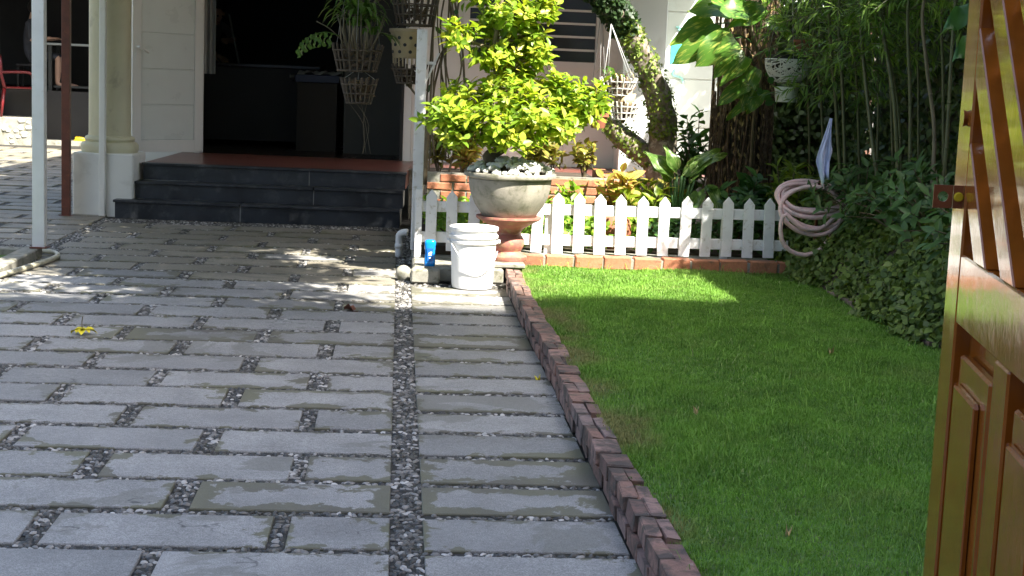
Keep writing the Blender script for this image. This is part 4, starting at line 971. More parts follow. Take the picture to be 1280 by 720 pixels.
for (b, t, wpx, Yd) in (((843, 225), (812, 193), 26, 10.7), ((846, 218), (838, 190), 20, 10.65), ((852, 220), (906, 188), 20, 10.8), ((856, 222), (912, 195), 18, 10.75), ((862, 230), (878, 205), 14, 10.8), ((866, 240), (868, 270), 18, 10.5), ((884, 232), (900, 268), 22, 10.5), ((880, 238), (872, 262), 16, 10.55), ((868, 225), (884, 196), 16, 10.85), ((838, 228), (822, 212), 16, 10.7)):
    p0 = at(*b, 10.75)-dO; p1 = at(*t, Yd)-dO; L = (p1-p0).length
    tb('leaf_stalk', [Vector((random.gauss(0, .02), random.gauss(0, .02), 0)), (p0*.55+Vector((0, 0, .02))), p0], .010, M['lf_mid'], df, 6)
    bigleaf('leaf', p0, p1-p0+Vector((0, 0, L*.35)), (0, -.75, .7), L*1.15, wpx*10.7/FPX*.85, M['lf_dieff'], df, .6, .16)
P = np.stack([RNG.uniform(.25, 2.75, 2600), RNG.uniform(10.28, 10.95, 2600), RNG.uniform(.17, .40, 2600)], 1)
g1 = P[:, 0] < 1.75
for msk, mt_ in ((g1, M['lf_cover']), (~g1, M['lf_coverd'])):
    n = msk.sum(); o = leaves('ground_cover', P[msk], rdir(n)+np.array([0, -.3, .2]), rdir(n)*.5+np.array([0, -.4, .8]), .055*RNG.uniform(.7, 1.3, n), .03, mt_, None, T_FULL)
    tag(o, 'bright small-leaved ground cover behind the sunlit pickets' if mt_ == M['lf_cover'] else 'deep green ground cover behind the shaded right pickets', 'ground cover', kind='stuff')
for (px, lab) in ((764, 'grey clay jar half hidden behind the sunlit pickets'),):
    b = at(px, 310, 10.5); j = thing('clay_jar', lab, 'jar', (b.x, 10.5, .16)); bm = bmesh.new(); lathe(bm, [(.08, 0), (.12, .05), (.14, .12), (.12, .2), (.07, .24), (.075, .26), (.05, .26)], 24); bmo('body', bm, M['terra'], j, auto=40)

# ---- hedge bank on the right
n = 16000
Yh = RNG.uniform(5.6, 10.4, n); t = RNG.random(n)
X0 = 2.60+.05*np.sin(Yh*3)+.03*np.sin(Yh*9.1); prof_x = X0+.42*t**1.3+.10*RNG.random(n); prof_z = .09+.52*t+.05*np.sin(Yh*5)*t+RNG.normal(size=n)*.025
P = np.stack([prof_x, Yh, prof_z], 1)
hz = thing('hedge_bank', 'low bank of small-leaved ivy along the right lawn edge', 'hedge', (2.6, 8, .08)); hO = np.array([2.6, 8, .08])
o = leaves('ivy_leaves', P-hO, rdir(n)+np.array([-.2, -.2, -.5]), rdir(n)*.55+np.array([-.75, -.25, .55]), .042*RNG.uniform(.6, 1.3, n), .034*RNG.uniform(.7, 1.2, n), M['lf_ivy'], hz, T_OVAL); o['kind'] = 'stuff'
bm = bmesh.new()
ys = np.linspace(5.5, 10.4, 40); pr = [(2.66, -.02), (2.68, .10), (2.80, .30), (3.02, .52), (3.5, .56), (4.0, .56)]
vv = [[bm.verts.new((x-hO[0], y_-hO[1], z-hO[2])) for x, z in pr] for y_ in ys]
for a, b in zip(vv[:-1], vv[1:]):
    for k in range(len(pr)-1): bm.faces.new((a[k], a[k+1], b[k+1], b[k]))
bmo('earth_bank', bm, M['soil'], hz)
for k in range(9): put(random.choice(KB), 'brick', (2.675-hO[0]+random.uniform(-.01, .01), 7.3+k*.2-hO[1], .085-hO[2]), hz, (0, 0, random.uniform(-.03, .03)))
sh = [('dark leafy shrub under the coiled hose', 9.5, 2.98, .42), ('dark leafy shrub in front of the left bamboo stems', 8.9, 3.05, .45), ('dark broad-leaved shrub at the foot of the middle bamboo stems', 8.3, 3.05, .5), ('dark shrub with drooping leaves nearest the gate latch', 7.5, 3.05, .52), ('dark shrub hidden low behind the gate', 6.7, 3.1, .5)]
for i, (lab, y_, x_, h) in enumerate(sh):
    t_ = thing('bank_shrub', lab, 'shrub', (x_, y_, .5), group='shrubs on the ivy bank')
    bm = bmesh.new(); tips, dirs = [], []
    for k in range(46):
        a = random.random()*6.28; r = math.sqrt(random.random()); e = Vector((r*.34*math.cos(a)-.05, r*.48*math.sin(a), h*(1-r*r*.75)*random.uniform(.3, 1.)))
        tube(bm, [(0, 0, -.05), e*.5+Vector((0, 0, .03)), e], [.006, .005, .003], 4); tips.append(np.array(e)); dirs.append(np.array([math.cos(a)*r-.25, math.sin(a)*r-.2, .7]))
    bmo('stem', bm, M['twig'], t_); whorls('foliage', tips, dirs, 7, .105, .04, M['lf_dark'], t_)
# creeper on the boundary wall and a dark thicket behind the bamboo
n = 15000
P = np.stack([3.9-.10*RNG.random(n)-.25*RNG.random(n)**4, RNG.uniform(5.5, 12.9, n), RNG.uniform(.4, 2.5, n)], 1); wO = np.array([3.95, 4, 0])
o = leaves('creeper_leaves', P-wO, rdir(n)+np.array([0, 0, -.7]), rdir(n)*.5+np.array([-1, -.2, .3]), .06*RNG.uniform(.6, 1.3, n), .045, M['lf_wall'], gw, T_OVAL); o['kind'] = 'stuff'
n = 5000
P = np.stack([RNG.uniform(2.95, 3.95, n), 12.75-.15*RNG.random(n), RNG.uniform(.1, 2.2, n)], 1); bO = np.array([2.75, 12.9, 0])
o = leaves('creeper_leaves', P-bO, rdir(n)+np.array([0, 0, -.7]), rdir(n)*.5+np.array([-.2, -1, .3]), .06*RNG.uniform(.6, 1.3, n), .045, M['lf_wall'], bw, T_OVAL); o['kind'] = 'stuff'
tk2 = thing('thicket', 'mass of dark small-leaved growth between hose and bamboo', 'shrub', (3.2, 10.6, .2))
bush('foliage', [((-.05, -.2, .35), (.35, .4, .4)), ((.15, .1, .8), (.35, .5, .35)), ((.2, .3, 1.3), (.35, .4, .3)), ((.35, -1.2, .45), (.3, .6, .45)), ((.45, -1.5, 1.0), (.25, .6, .4))], .55, .05, .035, M['lf_wall'], tk2, T_OVAL)

# ---- bamboo
def culm_thing(pts, rad, dry, lab, leafz):
    Y0 = pts[0][2]; b = at(pts[0][0], pts[0][1], Y0); t_ = thing('bamboo_stem', lab, 'bamboo', (b.x, b.y, b.z), group='bamboo stems along the right wall')
    W_ = [at(x, y_, Yq)-b for x, y_, Yq in pts]; d = (W_[-1]-W_[-2]).normalized()
    W_.insert(0, Vector((W_[0].x-.0, W_[0].y, -max(0, b.z-.45)-.02)))
    top = W_[-1]+Vector((random.uniform(.05, .2), random.uniform(-.05, .2), .45)); W_ += [top, top+Vector((random.uniform(.15, .35), random.uniform(-.05, .25), .45))]
    P = smooth_path(W_, 7); L = 0; rr = []; nxt = .0
    pts2, r2 = [P[0]], [rad]
    acc = 0
    for a_, b_ in zip(P[:-1], P[1:]):
        acc += (b_-a_).length; z = len(pts2)/len(P); r = rad*(1-.55*z)
        pts2.append(b_); r2.append(r)
    bm = bmesh.new(); tube(bm, pts2, r2, 8)
    acc = 0; last = 0
    for i in range(1, len(P)):
        acc += (P[i]-P[i-1]).length
        if acc-last > .24:
            last = acc; dd = (P[i]-P[i-1]).normalized(); tube(bm, [P[i]-dd*.006, P[i], P[i]+dd*.006], [r2[i]*1.02, r2[i]*1.3, r2[i]*1.02], 8)
    bmo('culm', bm, M['culmd'] if dry else M['culm'], t_, True)
    # leafy side twigs
    Q, D, N = [], [], []; bm = bmesh.new()
    for i in range(len(P)):
        z = P[i].z+b.z
        if z < leafz: continue
        for _ in range(4):
            a = random.random()*6.28; e = P[i]+Vector((math.cos(a)*random.uniform(.12, .4), math.sin(a)*random.uniform(.12, .4), random.uniform(-.12, .12)))
            tube(bm, [P[i], (P[i]+e)/2+Vector((0, 0, .04)), e], [.003, .002, .0015], 4, False)
            dv = (e-P[i]).normalized()
            for k in range(9):
                s = random.uniform(.35, 1.05); q = P[i]*(1-s)+e*s+Vector((0, 0, .03*(1-s))); Q.append(q); D.append(dv*.8+Vector(RNG.normal(size=3)*.55)+Vector((0, 0, -.45))); N.append(Vector(RNG.normal(size=3)*.4)+Vector((-.2, -.3, 1)))
    if Q:
        bmo('twigs', bm, M['culm'], t_); n = len(Q)
        o = leaves('leaves', np.array(Q), np.array(D), np.array(N), .115*RNG.uniform(.6, 1.3, n), .014*RNG.uniform(.8, 1.3, n), M['lf_bam'], t_, T_DIA); o['kind'] = 'stuff'
CU = [([(1059, 296, 10.0), (1054, 130, 10.05), (1050, -10, 10.1)], .015, 0, 'bamboo stem just right of the hanging cloth', 1.35),
 ([(1052, 250, 10.2), (1045, 130, 10.2), (1036, -10, 10.2)], .017, 0, 'bamboo stem directly behind the hanging cloth', 1.25),
 ([(1106, 297, 9.3), (1085, 130, 9.5), (1076, 0, 9.6)], .015, 0, 'leaning bamboo stem crossing right of the cloth', 1.5),
 ([(1118, 274, 9.5), (1114, 130, 9.5), (1110, 0, 9.5)], .011, 0, 'thin bamboo stem left of the paired middle stems', 1.5),
 ([(1124, 276, 9.2), (1118, 130, 9.2), (1100, 0, 9.3)], .018, 0, 'stout bamboo stem of the middle pair', 1.7),
 ([(1128, 274, 9.4), (1122, 130, 9.4), (1104, 20, 9.4)], .012, 0, 'slim bamboo stem of the middle pair', 1.6),
 ([(1137, 262, 9.0), (1138, 130, 9.0), (1136, -5, 9.0)], .015, 0, 'straight bamboo stem mid-way between cloth and gate', 1.8),
 ([(1148, 240, 9.7), (1148, 130, 9.7), (1150, 0, 9.7)], .011, 0, 'dim bamboo stem behind the straight one', 1.6),
 ([(1168, 175, 8.8), (1158, 80, 8.8), (1155, 0, 8.8)], .014, 1, 'pale dry bamboo stem leaning left near the gate', 1.9),
 ([(1179, 230, 9.1), (1179, 110, 9.1), (1179, -5, 9.1)], .013, 0, 'bamboo stem left of the gate latch', 1.7),
 ([(1183, 185, 8.4), (1190, 60, 8.4), (1196, -10, 8.4)], .013, 0, 'bamboo stem leaning right towards the gate lattice', 1.8),
 ([(1030, 230, 10.7), (1026, 120, 10.7), (1015, 0, 10.7)], .012, 0, 'thin leafy bamboo stem above the coiled hose', 1.2),
 ([(1012, 225, 11.0), (1010, 120, 11.0), (1000, 0, 11.0)], .011, 0, 'leftmost thin leafy bamboo stem by the wire planter', 1.45),
 ([(1075, 260, 10.4), (1072, 120, 10.4), (1066, 0, 10.4)], .012, 0, 'thin bamboo stem deep behind the cloth', 1.2),
 ([(1095, 250, 10.2), (1098, 120, 10.2), (1096, 0, 10.2)], .012, 0, 'thin bamboo stem between cloth and middle pair', 1.25)]
for c_ in CU: culm_thing(*c_)

# ---- coiled pink hose and cloth
ho = at(1005, 262, 9.75)
pts = []
def loop(cx, cz, a, b, tilt, dy, t0, t1, n=22):
    for t_ in np.linspace(t0, t1, n):
        pts.append(Vector((cx+a*math.cos(t_), 9.62+dy+.09*math.sin(t_)*tilt, cz+b*math.sin(t_)+.03*math.cos(t_*2+dy*40)*.3)))
zc = .60
rs_ = [(2.69, .63, .235, .085, 1.2, .06), (2.70, .62, .21, .075, 1.2, .03), (2.68, .61, .225, .10, 1.1, .02), (2.70, .60, .19, .08, 1.1, .05), (2.69, .57, .215, .125, .8, -.01), (2.66, .545, .20, .15, .6, -.04)]
for i, (cx, cz, a, b, tlt, dy) in enumerate(rs_): loop(cx, cz, a, b, tlt, dy, 0 if i == 0 else .3, 2*PI-.1)
pts += [Vector((2.86, 9.60, .60)), Vector((2.80, 9.55, .50)), Vector((2.70, 9.52, .43)), Vector((2.58, 9.50, .44)), Vector((2.48, 9.50, .52)), Vector((2.45, 9.5, .47)), Vector((2.46, 9.50, .36)), Vector((2.52, 9.50, .29)), Vector((2.62, 9.50, .265)), Vector((2.72, 9.52, .30)), Vector((2.78, 9.56, .36)), Vector((2.84, 9.62, .44))]
hh = tag(tb('coiled_hose', smooth_path(pts, 2), .0145, M['hosep'], n=9), 'pinkish garden hose hung in loose coils at the end of the fence', 'hose')
hk = thing('hose_hook', 'dark metal stake holding the coiled hose', 'stake', (2.74, 9.72, .1)); tb('stake', [(0, 0, -.05), (0, 0, .62), (0, -.12, .66)], .010, M['rust'], hk, 6)
bm = bmesh.new(); c0 = at(1039, 148, 9.0); G = []
c1_ = at(1031, 195, 9.0); c2_ = at(1032, 224, 9.0)
for i in range(15):
    t_ = i/14; row = []; wdt = (.012+.085*min(1, t_/.62)**1.2)*(1 if t_ < .62 else 1-(t_-.62)/.38*.82)
    cen = c0.lerp(c1_, t_/.62) if t_ < .62 else c1_.lerp(c2_, (t_-.62)/.38)
    for k in range(13):
        u = k/12-.5; row.append(bm.verts.new(cen+Vector((u*wdt*1.1+.012*t_*math.sin(u*9+1), .026*math.sin(u*15+t_*2)*(t_+.2), (.075*u if t_ > .5 else .05*u)*t_-.012*math.sin(u*11)*t_))))
    G.append(row)
for a, b in zip(G[:-1], G[1:]):
    for k in range(12): bm.faces.new((a[k], a[k+1], b[k+1], b[k]))
clo = bmo('hanging_cloth', bm, M['cloth'], None, True); md = clo.modifiers.new('thick', 'SOLIDIFY'); md.thickness = .004
tag(clo, 'pale blue cloth hung to dry on a bamboo stem', 'cloth')

# ---- broad leaves at the top right behind the gate
bp = thing('broadleaf_plant', 'broad green leaves peeping from behind the gate top', 'plant', (1.62, 4.15, .08))
bO_ = Vector((1.62, 4.15, .08))
tb('stem', smooth_path([(0, 0, 0), (.02, 0, .7), (.0, 0, 1.4), (-.02, 0, 1.8)], 5), .012, M['lf_mid'], bp)
for (b, t_, w_) in (((1222, 5), (1187, 30), 24), ((1225, 38), (1198, 68), 20), ((1230, -20), (1205, -5), 26)):
    p0 = at(*b, 4.15)-bO_; p1 = at(*t_, 4.1)-bO_; L = (p1-p0).length
    bigleaf('leaf', p0, p1-p0, (0, -.9, .5), L*1.1, w_*4.15/FPX*1.15, M['lf_mid'], bp, .25, .14)
    tb('leaf_stalk', [Vector((0, 0, p0.z-.15)), p0], .005, M['lf_mid'], bp, 5)

# ---- wooden gate leaf, open inwards
ga = R(10.9)
gt = thing('wooden_gate', 'glossy brown wooden gate leaf with lattice top standing open at right', 'gate', (1.049, 2.8, 0), 0)
GM = Matrix((( -math.sin(ga), -math.cos(ga), 0, 0), (-math.cos(ga), math.sin(ga), 0, 0), (0, 0, 1, 0), (0, 0, 0, 1)))   # s along leaf, n outwards (towards drive), z
gt.matrix_world = Matrix.Translation((1.049+.02*math.cos(ga), 2.8-.02*math.sin(ga), 0)) @ GM.to_4x4()
gm = Matrix.Identity(4)
# the parts are built in leaf coordinates (s, n, z)
G_ = M['gate']; T = .02; LW = 1.42; HT = 2.05
def gbox(name, s0, s1, n0, n1, z0, z1, parent=gt, bev=.004): return bx(name, (s0, s1, n0, n1, z0, z1), G_, parent, bev)
gbox('stile', 0, .125, -T, T, .06, HT); gbox('stile', LW-.125, LW, -T, T, .06, HT)
gbox('rail', .126, LW-.126, -T+.001, T-.001, .913, 1.04); gbox('rail', .126, LW-.126, -T+.001, T-.001, .06, .20); gbox('rail', .126, LW-.126, -T+.001, T-.001, HT-.12, HT)
gbox('mullion', .485, .592, -T+.002, T-.002, .201, .912); gbox('mullion', .935, 1.04, -T+.002, T-.002, .201, .912)
for s0, s1 in ((.126, .484), (.593, .934), (1.041, LW-.126)):
    p_ = gbox('panel', s0, s1, -.016, -.010, .201, .912, gt, .001)
    # raised field with a moulded border
    gbox('moulding', s0+.028, s1-.055, -.0095, .011, .25, .862, p_, .005)
    gbox('raised_field', s0+.036, s1-.115, .0115, .021, .30, .812, p_, .008)
def lat(c, sgn, n0, n1):
    # 45 degree slat clipped to the lattice opening
    z0, z1, sa, sb = 1.0405, HT-.1205, .1255, LW-.1255; ang = .72*sgn; hw_ = .052 if sgn > 0 else .070
    bm = bmesh.new(); poly = []
    for s_, z_ in ((c-hw_, z0), (c+hw_, z0), (c+hw_+(z1-z0)/math.tan(math.atan(.88))*-sgn, z1), (c-hw_+(z1-z0)/math.tan(math.atan(.88))*-sgn, z1)): poly.append((s_, z_))
    def clip(pl, f, inter):
        out = []
        for i in range(len(pl)):
            a, b = pl[i], pl[(i+1) % len(pl)]
            if f(a): out.append(a)
            if f(a) != f(b): out.append(inter(a, b))
        return out
    for lim, sg in ((sa, 1), (sb, -1)):
        poly = clip(poly, lambda q: sg*(q[0]-lim) >= 0, lambda a, b: (lim, a[1]+(b[1]-a[1])*(lim-a[0])/(b[0]-a[0])))
        if len(poly) < 3: bm.free(); return
    a = [bm.verts.new((s_, n0, z_)) for s_, z_ in poly]; b = [bm.verts.new((s_, n1, z_)) for s_, z_ in poly]
    bm.faces.new(a); bm.faces.new(b[::-1])
    for i in range(len(poly)): bm.faces.new((a[i], b[i], b[(i+1) % len(poly)], a[(i+1) % len(poly)]))
    bmesh.ops.bevel(bm, geom=list(bm.edges), offset=.0025, segments=1, affect='EDGES')
    bmo('lattice_slat', bm, G_, gt)
for k in range(-1, 12):
    lat(.305+.232*k, 1, -.014, .020); lat(.10+.232*k-.9, -1, -.044, -.0145)
pk_ = Vector((.055, .021, 1.13))
lt = bmesh.new()
bmo('stile_plug', (lambda b: (bmesh.ops.create_cone(b, cap_ends=True, segments=16, radius1=.016, radius2=.013, depth=.008, matrix=Matrix.Translation((.075, .0235, 1.285)) @ Matrix.Rotation(PI/2, 4, 'X')), b)[1])(bmesh.new()), M['gate'], gt)
lt.free()
# latch plate with a round hole, standing off the far stile
bm = bmesh.new(); w0, w1, z0, z1 = .0205, .0735, 1.122, 1.164; th = np.linspace(0, 2*PI, 16, endpoint=False); hc = (.0565, 1.143)
def sq(a):
    x, z = math.cos(a), math.sin(a); k_ = 1/max(abs(x), abs(z)); return (max(w0, min(w1, hc[0]+x*k_*.017)), hc[1]+z*k_*.021)
for s_ in (.105, .109):
    inner = [bm.verts.new((s_, hc[0]+.0095*math.cos(a), hc[1]+.0095*math.sin(a))) for a in th]; outer = [bm.verts.new((s_, *sq(a))) for a in th]
    for i in range(16): bm.faces.new((inner[i], inner[(i+1) % 16], outer[(i+1) % 16], outer[i]))
    if s_ == .105: i0, o0_ = inner, outer
for i in range(16):
    bm.faces.new((i0[i], i0[(i+1) % 16], inner[(i+1) % 16], inner[i])); bm.faces.new((o0_[i], o0_[(i+1) % 16], outer[(i+1) % 16], outer[i]))
box(bm, .104, .110, w0, .0385, z0, z1)
bmo('latch_plate', bm, M['latch'], gt)
bm = bmesh.new(); bmesh.ops.create_cone(bm, cap_ends=True, segments=14, radius1=.009, radius2=.007, depth=.004, matrix=Matrix.Translation((.1125, .029, 1.143)) @ Matrix.Rotation(PI/2, 4, 'Y')); bmo('latch_bolt', bm, M['yplast'], gt)

# ---- things lying about
fl = thing('fallen_flower', 'bright yellow fallen flower lying on the grey slabs', 'flower', (-1.497, 7.40, .003))
for i, (a, l_, up_) in enumerate(((2.9, .065, .25), (-1.5, .055, .3), (.15, .075, .35), (1.3, .05, .5), (-2.4, .04, .2), (-.6, .05, .45))):
    bigleaf('petal', (0, 0, .018), (math.cos(a), math.sin(a), up_), (0, 0, 1), l_, .042, M['yellow'], fl, .7, .25, seg=6, wave=.004)
tb('stalk', smooth_path([(0, 0, .02), (-.003, 0, .05), (.001, 0, .085)], 4), .0025, M['twig'], fl, 5)
def litter(name, x, y_, z, mat, L, lab, rz=0):
    t_ = bigleaf(name, (0, 0, 0), (math.cos(rz), math.sin(rz), .15), (0, 0, 1), L, L*.55, mat, None, 1.0, .35, seg=6); t_.location = (x, y_, z); return tag(t_, lab, 'leaf')
litter('fallen_leaf', -.27, 8.37, .012, M['brownleaf'], .10, 'curled red-brown dead leaf on the slabs near the bucket', .4)
litter('fallen_leaf', .655, 6.55, .010, M['yellow'], .035, 'tiny yellow leaf beside the brick kerb on the path', 2.)
litter('fallen_leaf', 1.11, 4.02, .105, M['tanleaf'], .028, 'small tan dry leaf on the near lawn', 1.)
litter('fallen_leaf', 1.16, 5.55, .105, M['tanleaf'], .024, 'pale dry leaf in the middle of the lawn', 2.2)
litter('fallen_leaf', 2.05, 6.9, .105, M['tanleaf'], .05, 'pale curled dry leaf near the hedge foot', 1.0)
sp_ = at(95, 168, 23.5); slp = thing('clog', 'yellow plastic clog lying by the far kitchen step', 'shoe', (sp_.x, 23.8, .062)); slp.scale = (.7, .7, .7)
bm = bmesh.new(); tube(bm, [(-.11, 0, .05), (-.08, 0, .055), (0, 0, .045), (.07, 0, .04), (.12, 0, .03)], [.03, .05, .05, .045, .02], 12); bmo('upper', bm, M['yplast'], slp, True); bx('sole', (-.13, .13, -.045, .045, 0, .02), M['yplast'], slp, .01)

# ---- indoor things dimly seen
cb = thing('storage_box', 'cardboard box with navy lid just inside the doorway', 'box', (-.95, 16.4, .447)); 
bx('carton', (-.12, .30, -.2, .2, 0, .72), M['card'], cb, .004); bx('lid', (-.14, .32, -.22, .22, .722, .80), M['navy'], cb, .006)
bm = bmesh.new()
gr = [[bm.verts.new((-.2+i*.045, -.21+j*.05, .812+.02*math.sin(i*1.7+j)+.02*math.sin(j*2.1)+(-.05 if i < 2 else 0))) for i in range(13)] for j in range(9)]
for j in range(8):
    for i in range(12): bm.faces.new((gr[j][i], gr[j][i+1], gr[j+1][i+1], gr[j+1][i]))
rg = bmo('rag', bm, M['curtain'], None, True); rg.location = (-.95, 16.4, .447); tag(rg, 'grey rag spread over the navy box lid indoors', 'cloth')
tbk = thing('low_cabinet', 'dark low cabinet inside the room left of the box', 'cabinet', (-1.9, 17.2, .447)); bx('carcass', (-.5, 1.0, -.25, .25, .05, .85), M['dark'], tbk, .005); bx('top', (-.53, 1.03, -.28, .28, .852, .89), M['dfloor'], tbk, .005)
for x in (-.45, .95): bx('foot', (x-.03, x+.03, -.2, .2, 0, .049), M['dark'], tbk)
bm = bmesh.new()
for i in range(16):
    x0 = i*.012; f = lambda q: .018*math.sin(q*1.5)
    bm.faces.new([bm.verts.new(p) for p in ((x0, f(i), 0), (x0+.012, f(i+1), 0), (x0+.010, f(i+1), 1.4), (x0-.002, f(i), 1.4))])
cu = bmo('curtain', bm, M['curtain'], None, True); cu.location = (-2.02, 15.45, 1.22); tag(cu, 'pale grey curtain hanging just inside the doorway', 'curtain')

# ---- people
def fingers(V, E, Rr, w, d, side):
    d = d.normalized(); s = d.cross(side).normalized(); palm = len(V); V.append(w+d*.05); Rr.append(.026); E.append((palm-1 if False else V.index(w), palm))
    for k, l_ in enumerate((.062, .075, .07, .055)):
        b = palm; o_ = s*(k-1.5)*.019
        for q, r_ in ((.035, .010), (.035+l_*.55, .0085), (.035+l_, .0075)):
            V.append(w+d*(.05+q)+o_+side*(.25*q)); Rr.append(r_); E.append((b, len(V)-1)); b = len(V)-1
    b = V.index(w)
    V.append(w+d*.045+s*-.045); Rr.append(.011); E.append((b, len(V)-1)); V.append(w+d*.085+s*-.055+side*.02); Rr.append(.009); E.append((len(V)-2, len(V)-1))
def person(label, J, loc, rz, paint, hair=True):
    t_ = thing('person', label, 'person', loc, rz)
    V, E, Rr = [], [], []
    def add(p, r, par=None):
        V.append(Vector(p)); Rr.append(r)
        if par is not None: E.append((par, len(V)-1))
        return len(V)-1
    pel = add(J['pelvis'], .14); sp1 = add(J['waist'], .125, pel); ch_ = add(J['chest'], .145, sp1); nk = add(J['neck'], .055, ch_); hd = add(J['head'], .085, nk)
    top = add(Vector(J['head'])+Vector(J['up'])*.10, .075, hd); add(Vector(J['head'])+Vector(J['face'])*.10+Vector(J['up'])*-.005, .014, hd)
    for s_ in ('L', 'R'):
        sh_ = add(J['sho'+s_], .06, ch_); el = add(J['elb'+s_], .042, sh_); wr = add(J['wri'+s_], .03, el)
        fingers(V, E, Rr, V[wr], V[wr]-V[el], Vector(J['side'+s_]))
        hp_ = add(J['hip'+s_], .095, pel); kn = add(J['kne'+s_], .062, hp_); an = add(J['ank'+s_], .04, kn); add(Vector(J['ank'+s_])+Vector(J['toe'+s_])*.20+Vector((0, 0, -.04)), .032, an)
    me = bpy.data.meshes.new('body'); me.from_pydata([tuple(v) for v in V], E, []); o = bpy.data.objects.new('body', me); link(o, t_)
    sk = o.modifiers.new('skin', 'SKIN'); ss = o.modifiers.new('sub', 'SUBSURF'); ss.levels = 2; ss.render_levels = 2
    for i, r_ in enumerate(Rr): me.skin_vertices[0].data[i].radius = (r_, r_); me.skin_vertices[0].data[i].use_root = (i == 0)
    dg = bpy.context.evaluated_depsgraph_get(); m2 = bpy.data.meshes.new_from_object(o.evaluated_get(dg)); o.modifiers.clear(); o.data = m2; m2.name = 'body'
    m2.materials.clear()
    for k_ in ('skin', paint['top'], paint['bottom']): m2.materials.append(M[k_])
    def segd(p, a, b):
        ab = b-a; q = max(0, min(1, (p-a).dot(ab)/max(ab.length_squared, 1e-9))); return (p-a-ab*q).length
    JV = {k_: Vector(v) for k_, v in J.items()}
    segs = [('pelvis', 'waist', 2), ('waist', 'chest', 1), ('chest', 'neck', 1), ('neck', 'head', 0)]
    for s_ in 'LR': segs += [('chest', 'sho'+s_, 1), ('sho'+s_, 'elb'+s_, 1), ('elb'+s_, 'wri'+s_, 0), ('pelvis', 'hip'+s_, 2), ('hip'+s_, 'kne'+s_, 2), ('kne'+s_, 'ank'+s_, paint.get('shin', 0))]
    for p in m2.polygons:
        p.use_smooth = True; p.material_index = min(segs, key=lambda q: segd(p.center, JV[q[0]], JV[q[1]]))[2]
    up_ = Vector(J['up']); fc = Vector(J['face']); bm = bmesh.new(); bmesh.ops.create_icosphere(bm, subdivisions=3, radius=.112, matrix=Matrix.Translation(Vector(J['head'])+up_*.055-fc*.022) @ Matrix.Diagonal((.95, .98, 1.02, 1)))
    bmesh.ops.delete(bm, geom=[v for v in bm.verts if (v.co-Vector(J['head'])).dot(fc) > .045 and (v.co-Vector(J['head'])).dot(up_) < .085], context='VERTS'); bmo('hair', bm, M['hair'], t_, True)
    hdv = Vector(J['head']); sd = up_.cross(fc).normalized()
    for s_ in (-1, 1):
        bm = bmesh.new(); bmesh.ops.create_uvsphere(bm, u_segments=8, v_segments=6, radius=.011, matrix=Matrix.Translation(hdv+fc*.078+sd*s_*.032+up_*.03)); bmo('eye', bm, M['hair'], t_, True)
        bm = bmesh.new(); bmesh.ops.create_uvsphere(bm, u_segments=8, v_segments=6, radius=.022, matrix=Matrix.Translation(hdv+sd*s_*.088+up_*.01) @ Matrix.Diagonal((.5, .8, 1.2, 1))); bmo('ear', bm, M['skin'], t_, True)
    bm = bmesh.new(); tube(bm, [hdv+fc*.078-sd*.024-up_*.045, hdv+fc*.086-up_*.045, hdv+fc*.078+sd*.024-up_*.045], .006, 6); bmo('mouth', bm, M['terra'], t_)
    return t_
# seated, facing right (+x) at a table
person('seated person in dark shirt at the table in the far kitchen', dict(pelvis=(0, 0, .52), waist=(.0, 0, .70), chest=(.03, 0, .92), neck=(.05, 0, 1.10), head=(.09, 0, 1.22), up=(0, 0, 1), face=(1, 0, 0),
    shoL=(.03, -.19, 1.03), elbL=(.06, -.24, .76), wriL=(.30, -.20, .80), sideL=(0, 0, -1), shoR=(.03, .19, 1.03), elbR=(.10, .25, .78), wriR=(.34, .16, .80), sideR=(0, 0, -1),
    hipL=(.04, -.10, .50), kneL=(.46, -.12, .53), ankL=(.44, -.12, .10), toeL=(1, 0, 0), hipR=(.04, .10, .50), kneR=(.46, .12, .53), ankR=(.52, .12, .10), toeR=(1, 0, 0)), (-5.75, 24.45, .80), 0, dict(top='shirt', bottom='shirt'))
stl = thing('stool', 'dark stool under the seated person in the far kitchen', 'stool', (-5.75, 24.45, .80)); bx('seat', (-.18, .18, -.18, .18, .36, .40), M['dark'], stl, .01)
for sx in (-.15, .15):
    for sy in (-.15, .15): bx('leg', (sx-.015, sx+.015, sy-.015, sy+.015, 0, .359), M['dark'], stl)
tbl = thing('kitchen_table', 'pale-topped table with clutter in the far kitchen', 'table', (-4.7, 24.5, .80)); bx('tabletop', (-.75, .8, -.3, .35, .70, .735), M['curtain'], tbl, .005); bx('lower_shelf', (-.65, .75, -.25, .3, .05, .08), M['dark2'], tbl)
for sx in (-.7, .75):
    for sy in (-.25, .3): bx('leg', (sx-.025, sx+.025, sy-.025, sy+.025, 0, .699), M['dark2'], tbl)
bxo = thing('tabletop_box', 'grey box on the far kitchen table beside the column', 'box', (-4.55, 24.5, 1.536)); bx('box', (-.2, .22, -.15, .15, 0, .22), M['dark2'], bxo, .006); bx('lid', (-.21, .23, -.16, .16, .221, .25), M['curtain'], bxo, .005)
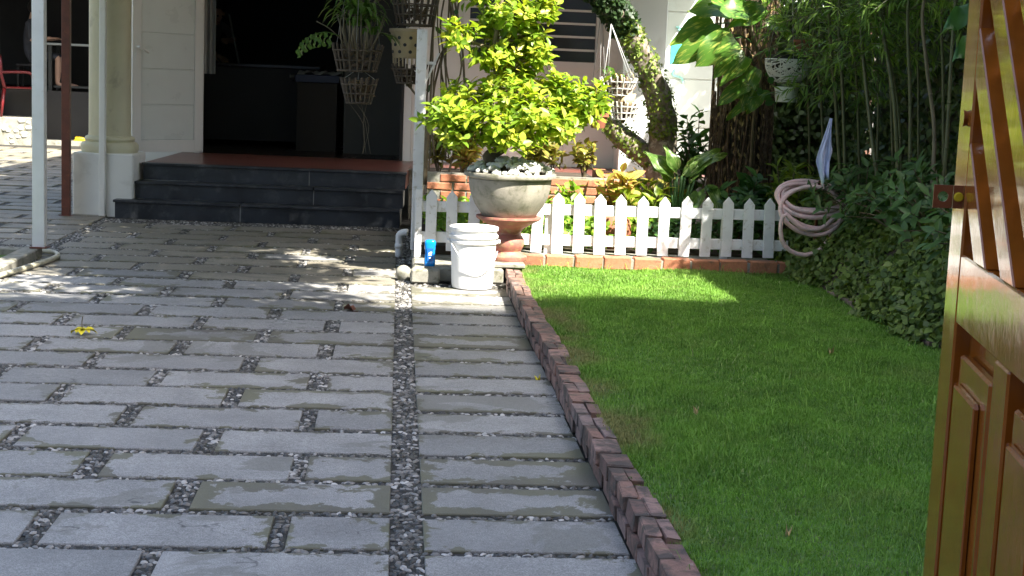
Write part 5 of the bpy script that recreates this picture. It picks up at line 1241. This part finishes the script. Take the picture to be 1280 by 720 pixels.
ch = thing('plastic_chair', 'red plastic armchair at the far left edge', 'chair', (-5.75, 23.72, .402), R(-75))
bm = bmesh.new()
bw2 = smooth_path([(-.24, -.20, .44), (-.27, -.25, .62), (-.25, -.27, .86), (-.12, -.30, .94), (.12, -.30, .94), (.25, -.27, .86), (.27, -.25, .62), (.24, -.20, .44)], 4); tube(bm, bw2, .022, 8)
for x in (-.13, -.045, .045, .13): tube(bm, [(x, -.22, .45), (x*1.05, -.27, .70), (x, -.30, .93)], .018, 6)
bmo('backrest', bm, M['redpl'], ch, True); bx('seat', (-.24, .24, -.23, .24, .42, .45), M['redpl'], ch, .012)
for sx in (-1, 1):
    tb('armrest', smooth_path([(sx*.27, -.25, .66), (sx*.29, -.05, .67), (sx*.28, .18, .65), (sx*.27, .22, .45)], 4), .02, M['redpl'], ch)
    for sy in (-1, 1): tb('leg', [(sx*.22, sy*.21, .43), (sx*.27, sy*.26, 0)], [.025, .018], M['redpl'], ch)
# standing in the dark room, stooping over a broom
person('stooping person in grey shirt sweeping inside the dark doorway', dict(pelvis=(0, 0, .92), waist=(.05, 0, 1.06), chest=(.18, 0, 1.24), neck=(.30, 0, 1.36), head=(.38, 0, 1.44), up=(.45, 0, .89), face=(.8, 0, -.6),
    shoL=(.20, -.19, 1.32), elbL=(.38, -.22, 1.10), wriL=(.56, -.10, .98), sideL=(0, .7, -.7), shoR=(.20, .19, 1.32), elbR=(.42, .20, 1.15), wriR=(.58, .04, 1.14), sideR=(0, -.7, -.7),
    hipL=(0, -.10, .88), kneL=(.05, -.11, .48), ankL=(0, -.12, .08), toeL=(1, 0, 0), hipR=(0, .10, .88), kneR=(.0, .11, .48), ankR=(-.12, .12, .08), toeR=(1, 0, 0)), (-2.35, 18.4, .447), R(-55), dict(top='shirtg', bottom='shirt', shin=2))
br = thing('broom', 'pale stick with red brush head held by the stooping person', 'broom', (-1.87, 18.1, .447)); tb('stick', [(-.12, -.06, 1.45), (.12, .04, .30)], .011, M['curtain'], br, 8); bx('brush_head', (.0, .26, -.05, .12, .02, .30), M['redpl'], br, .02)
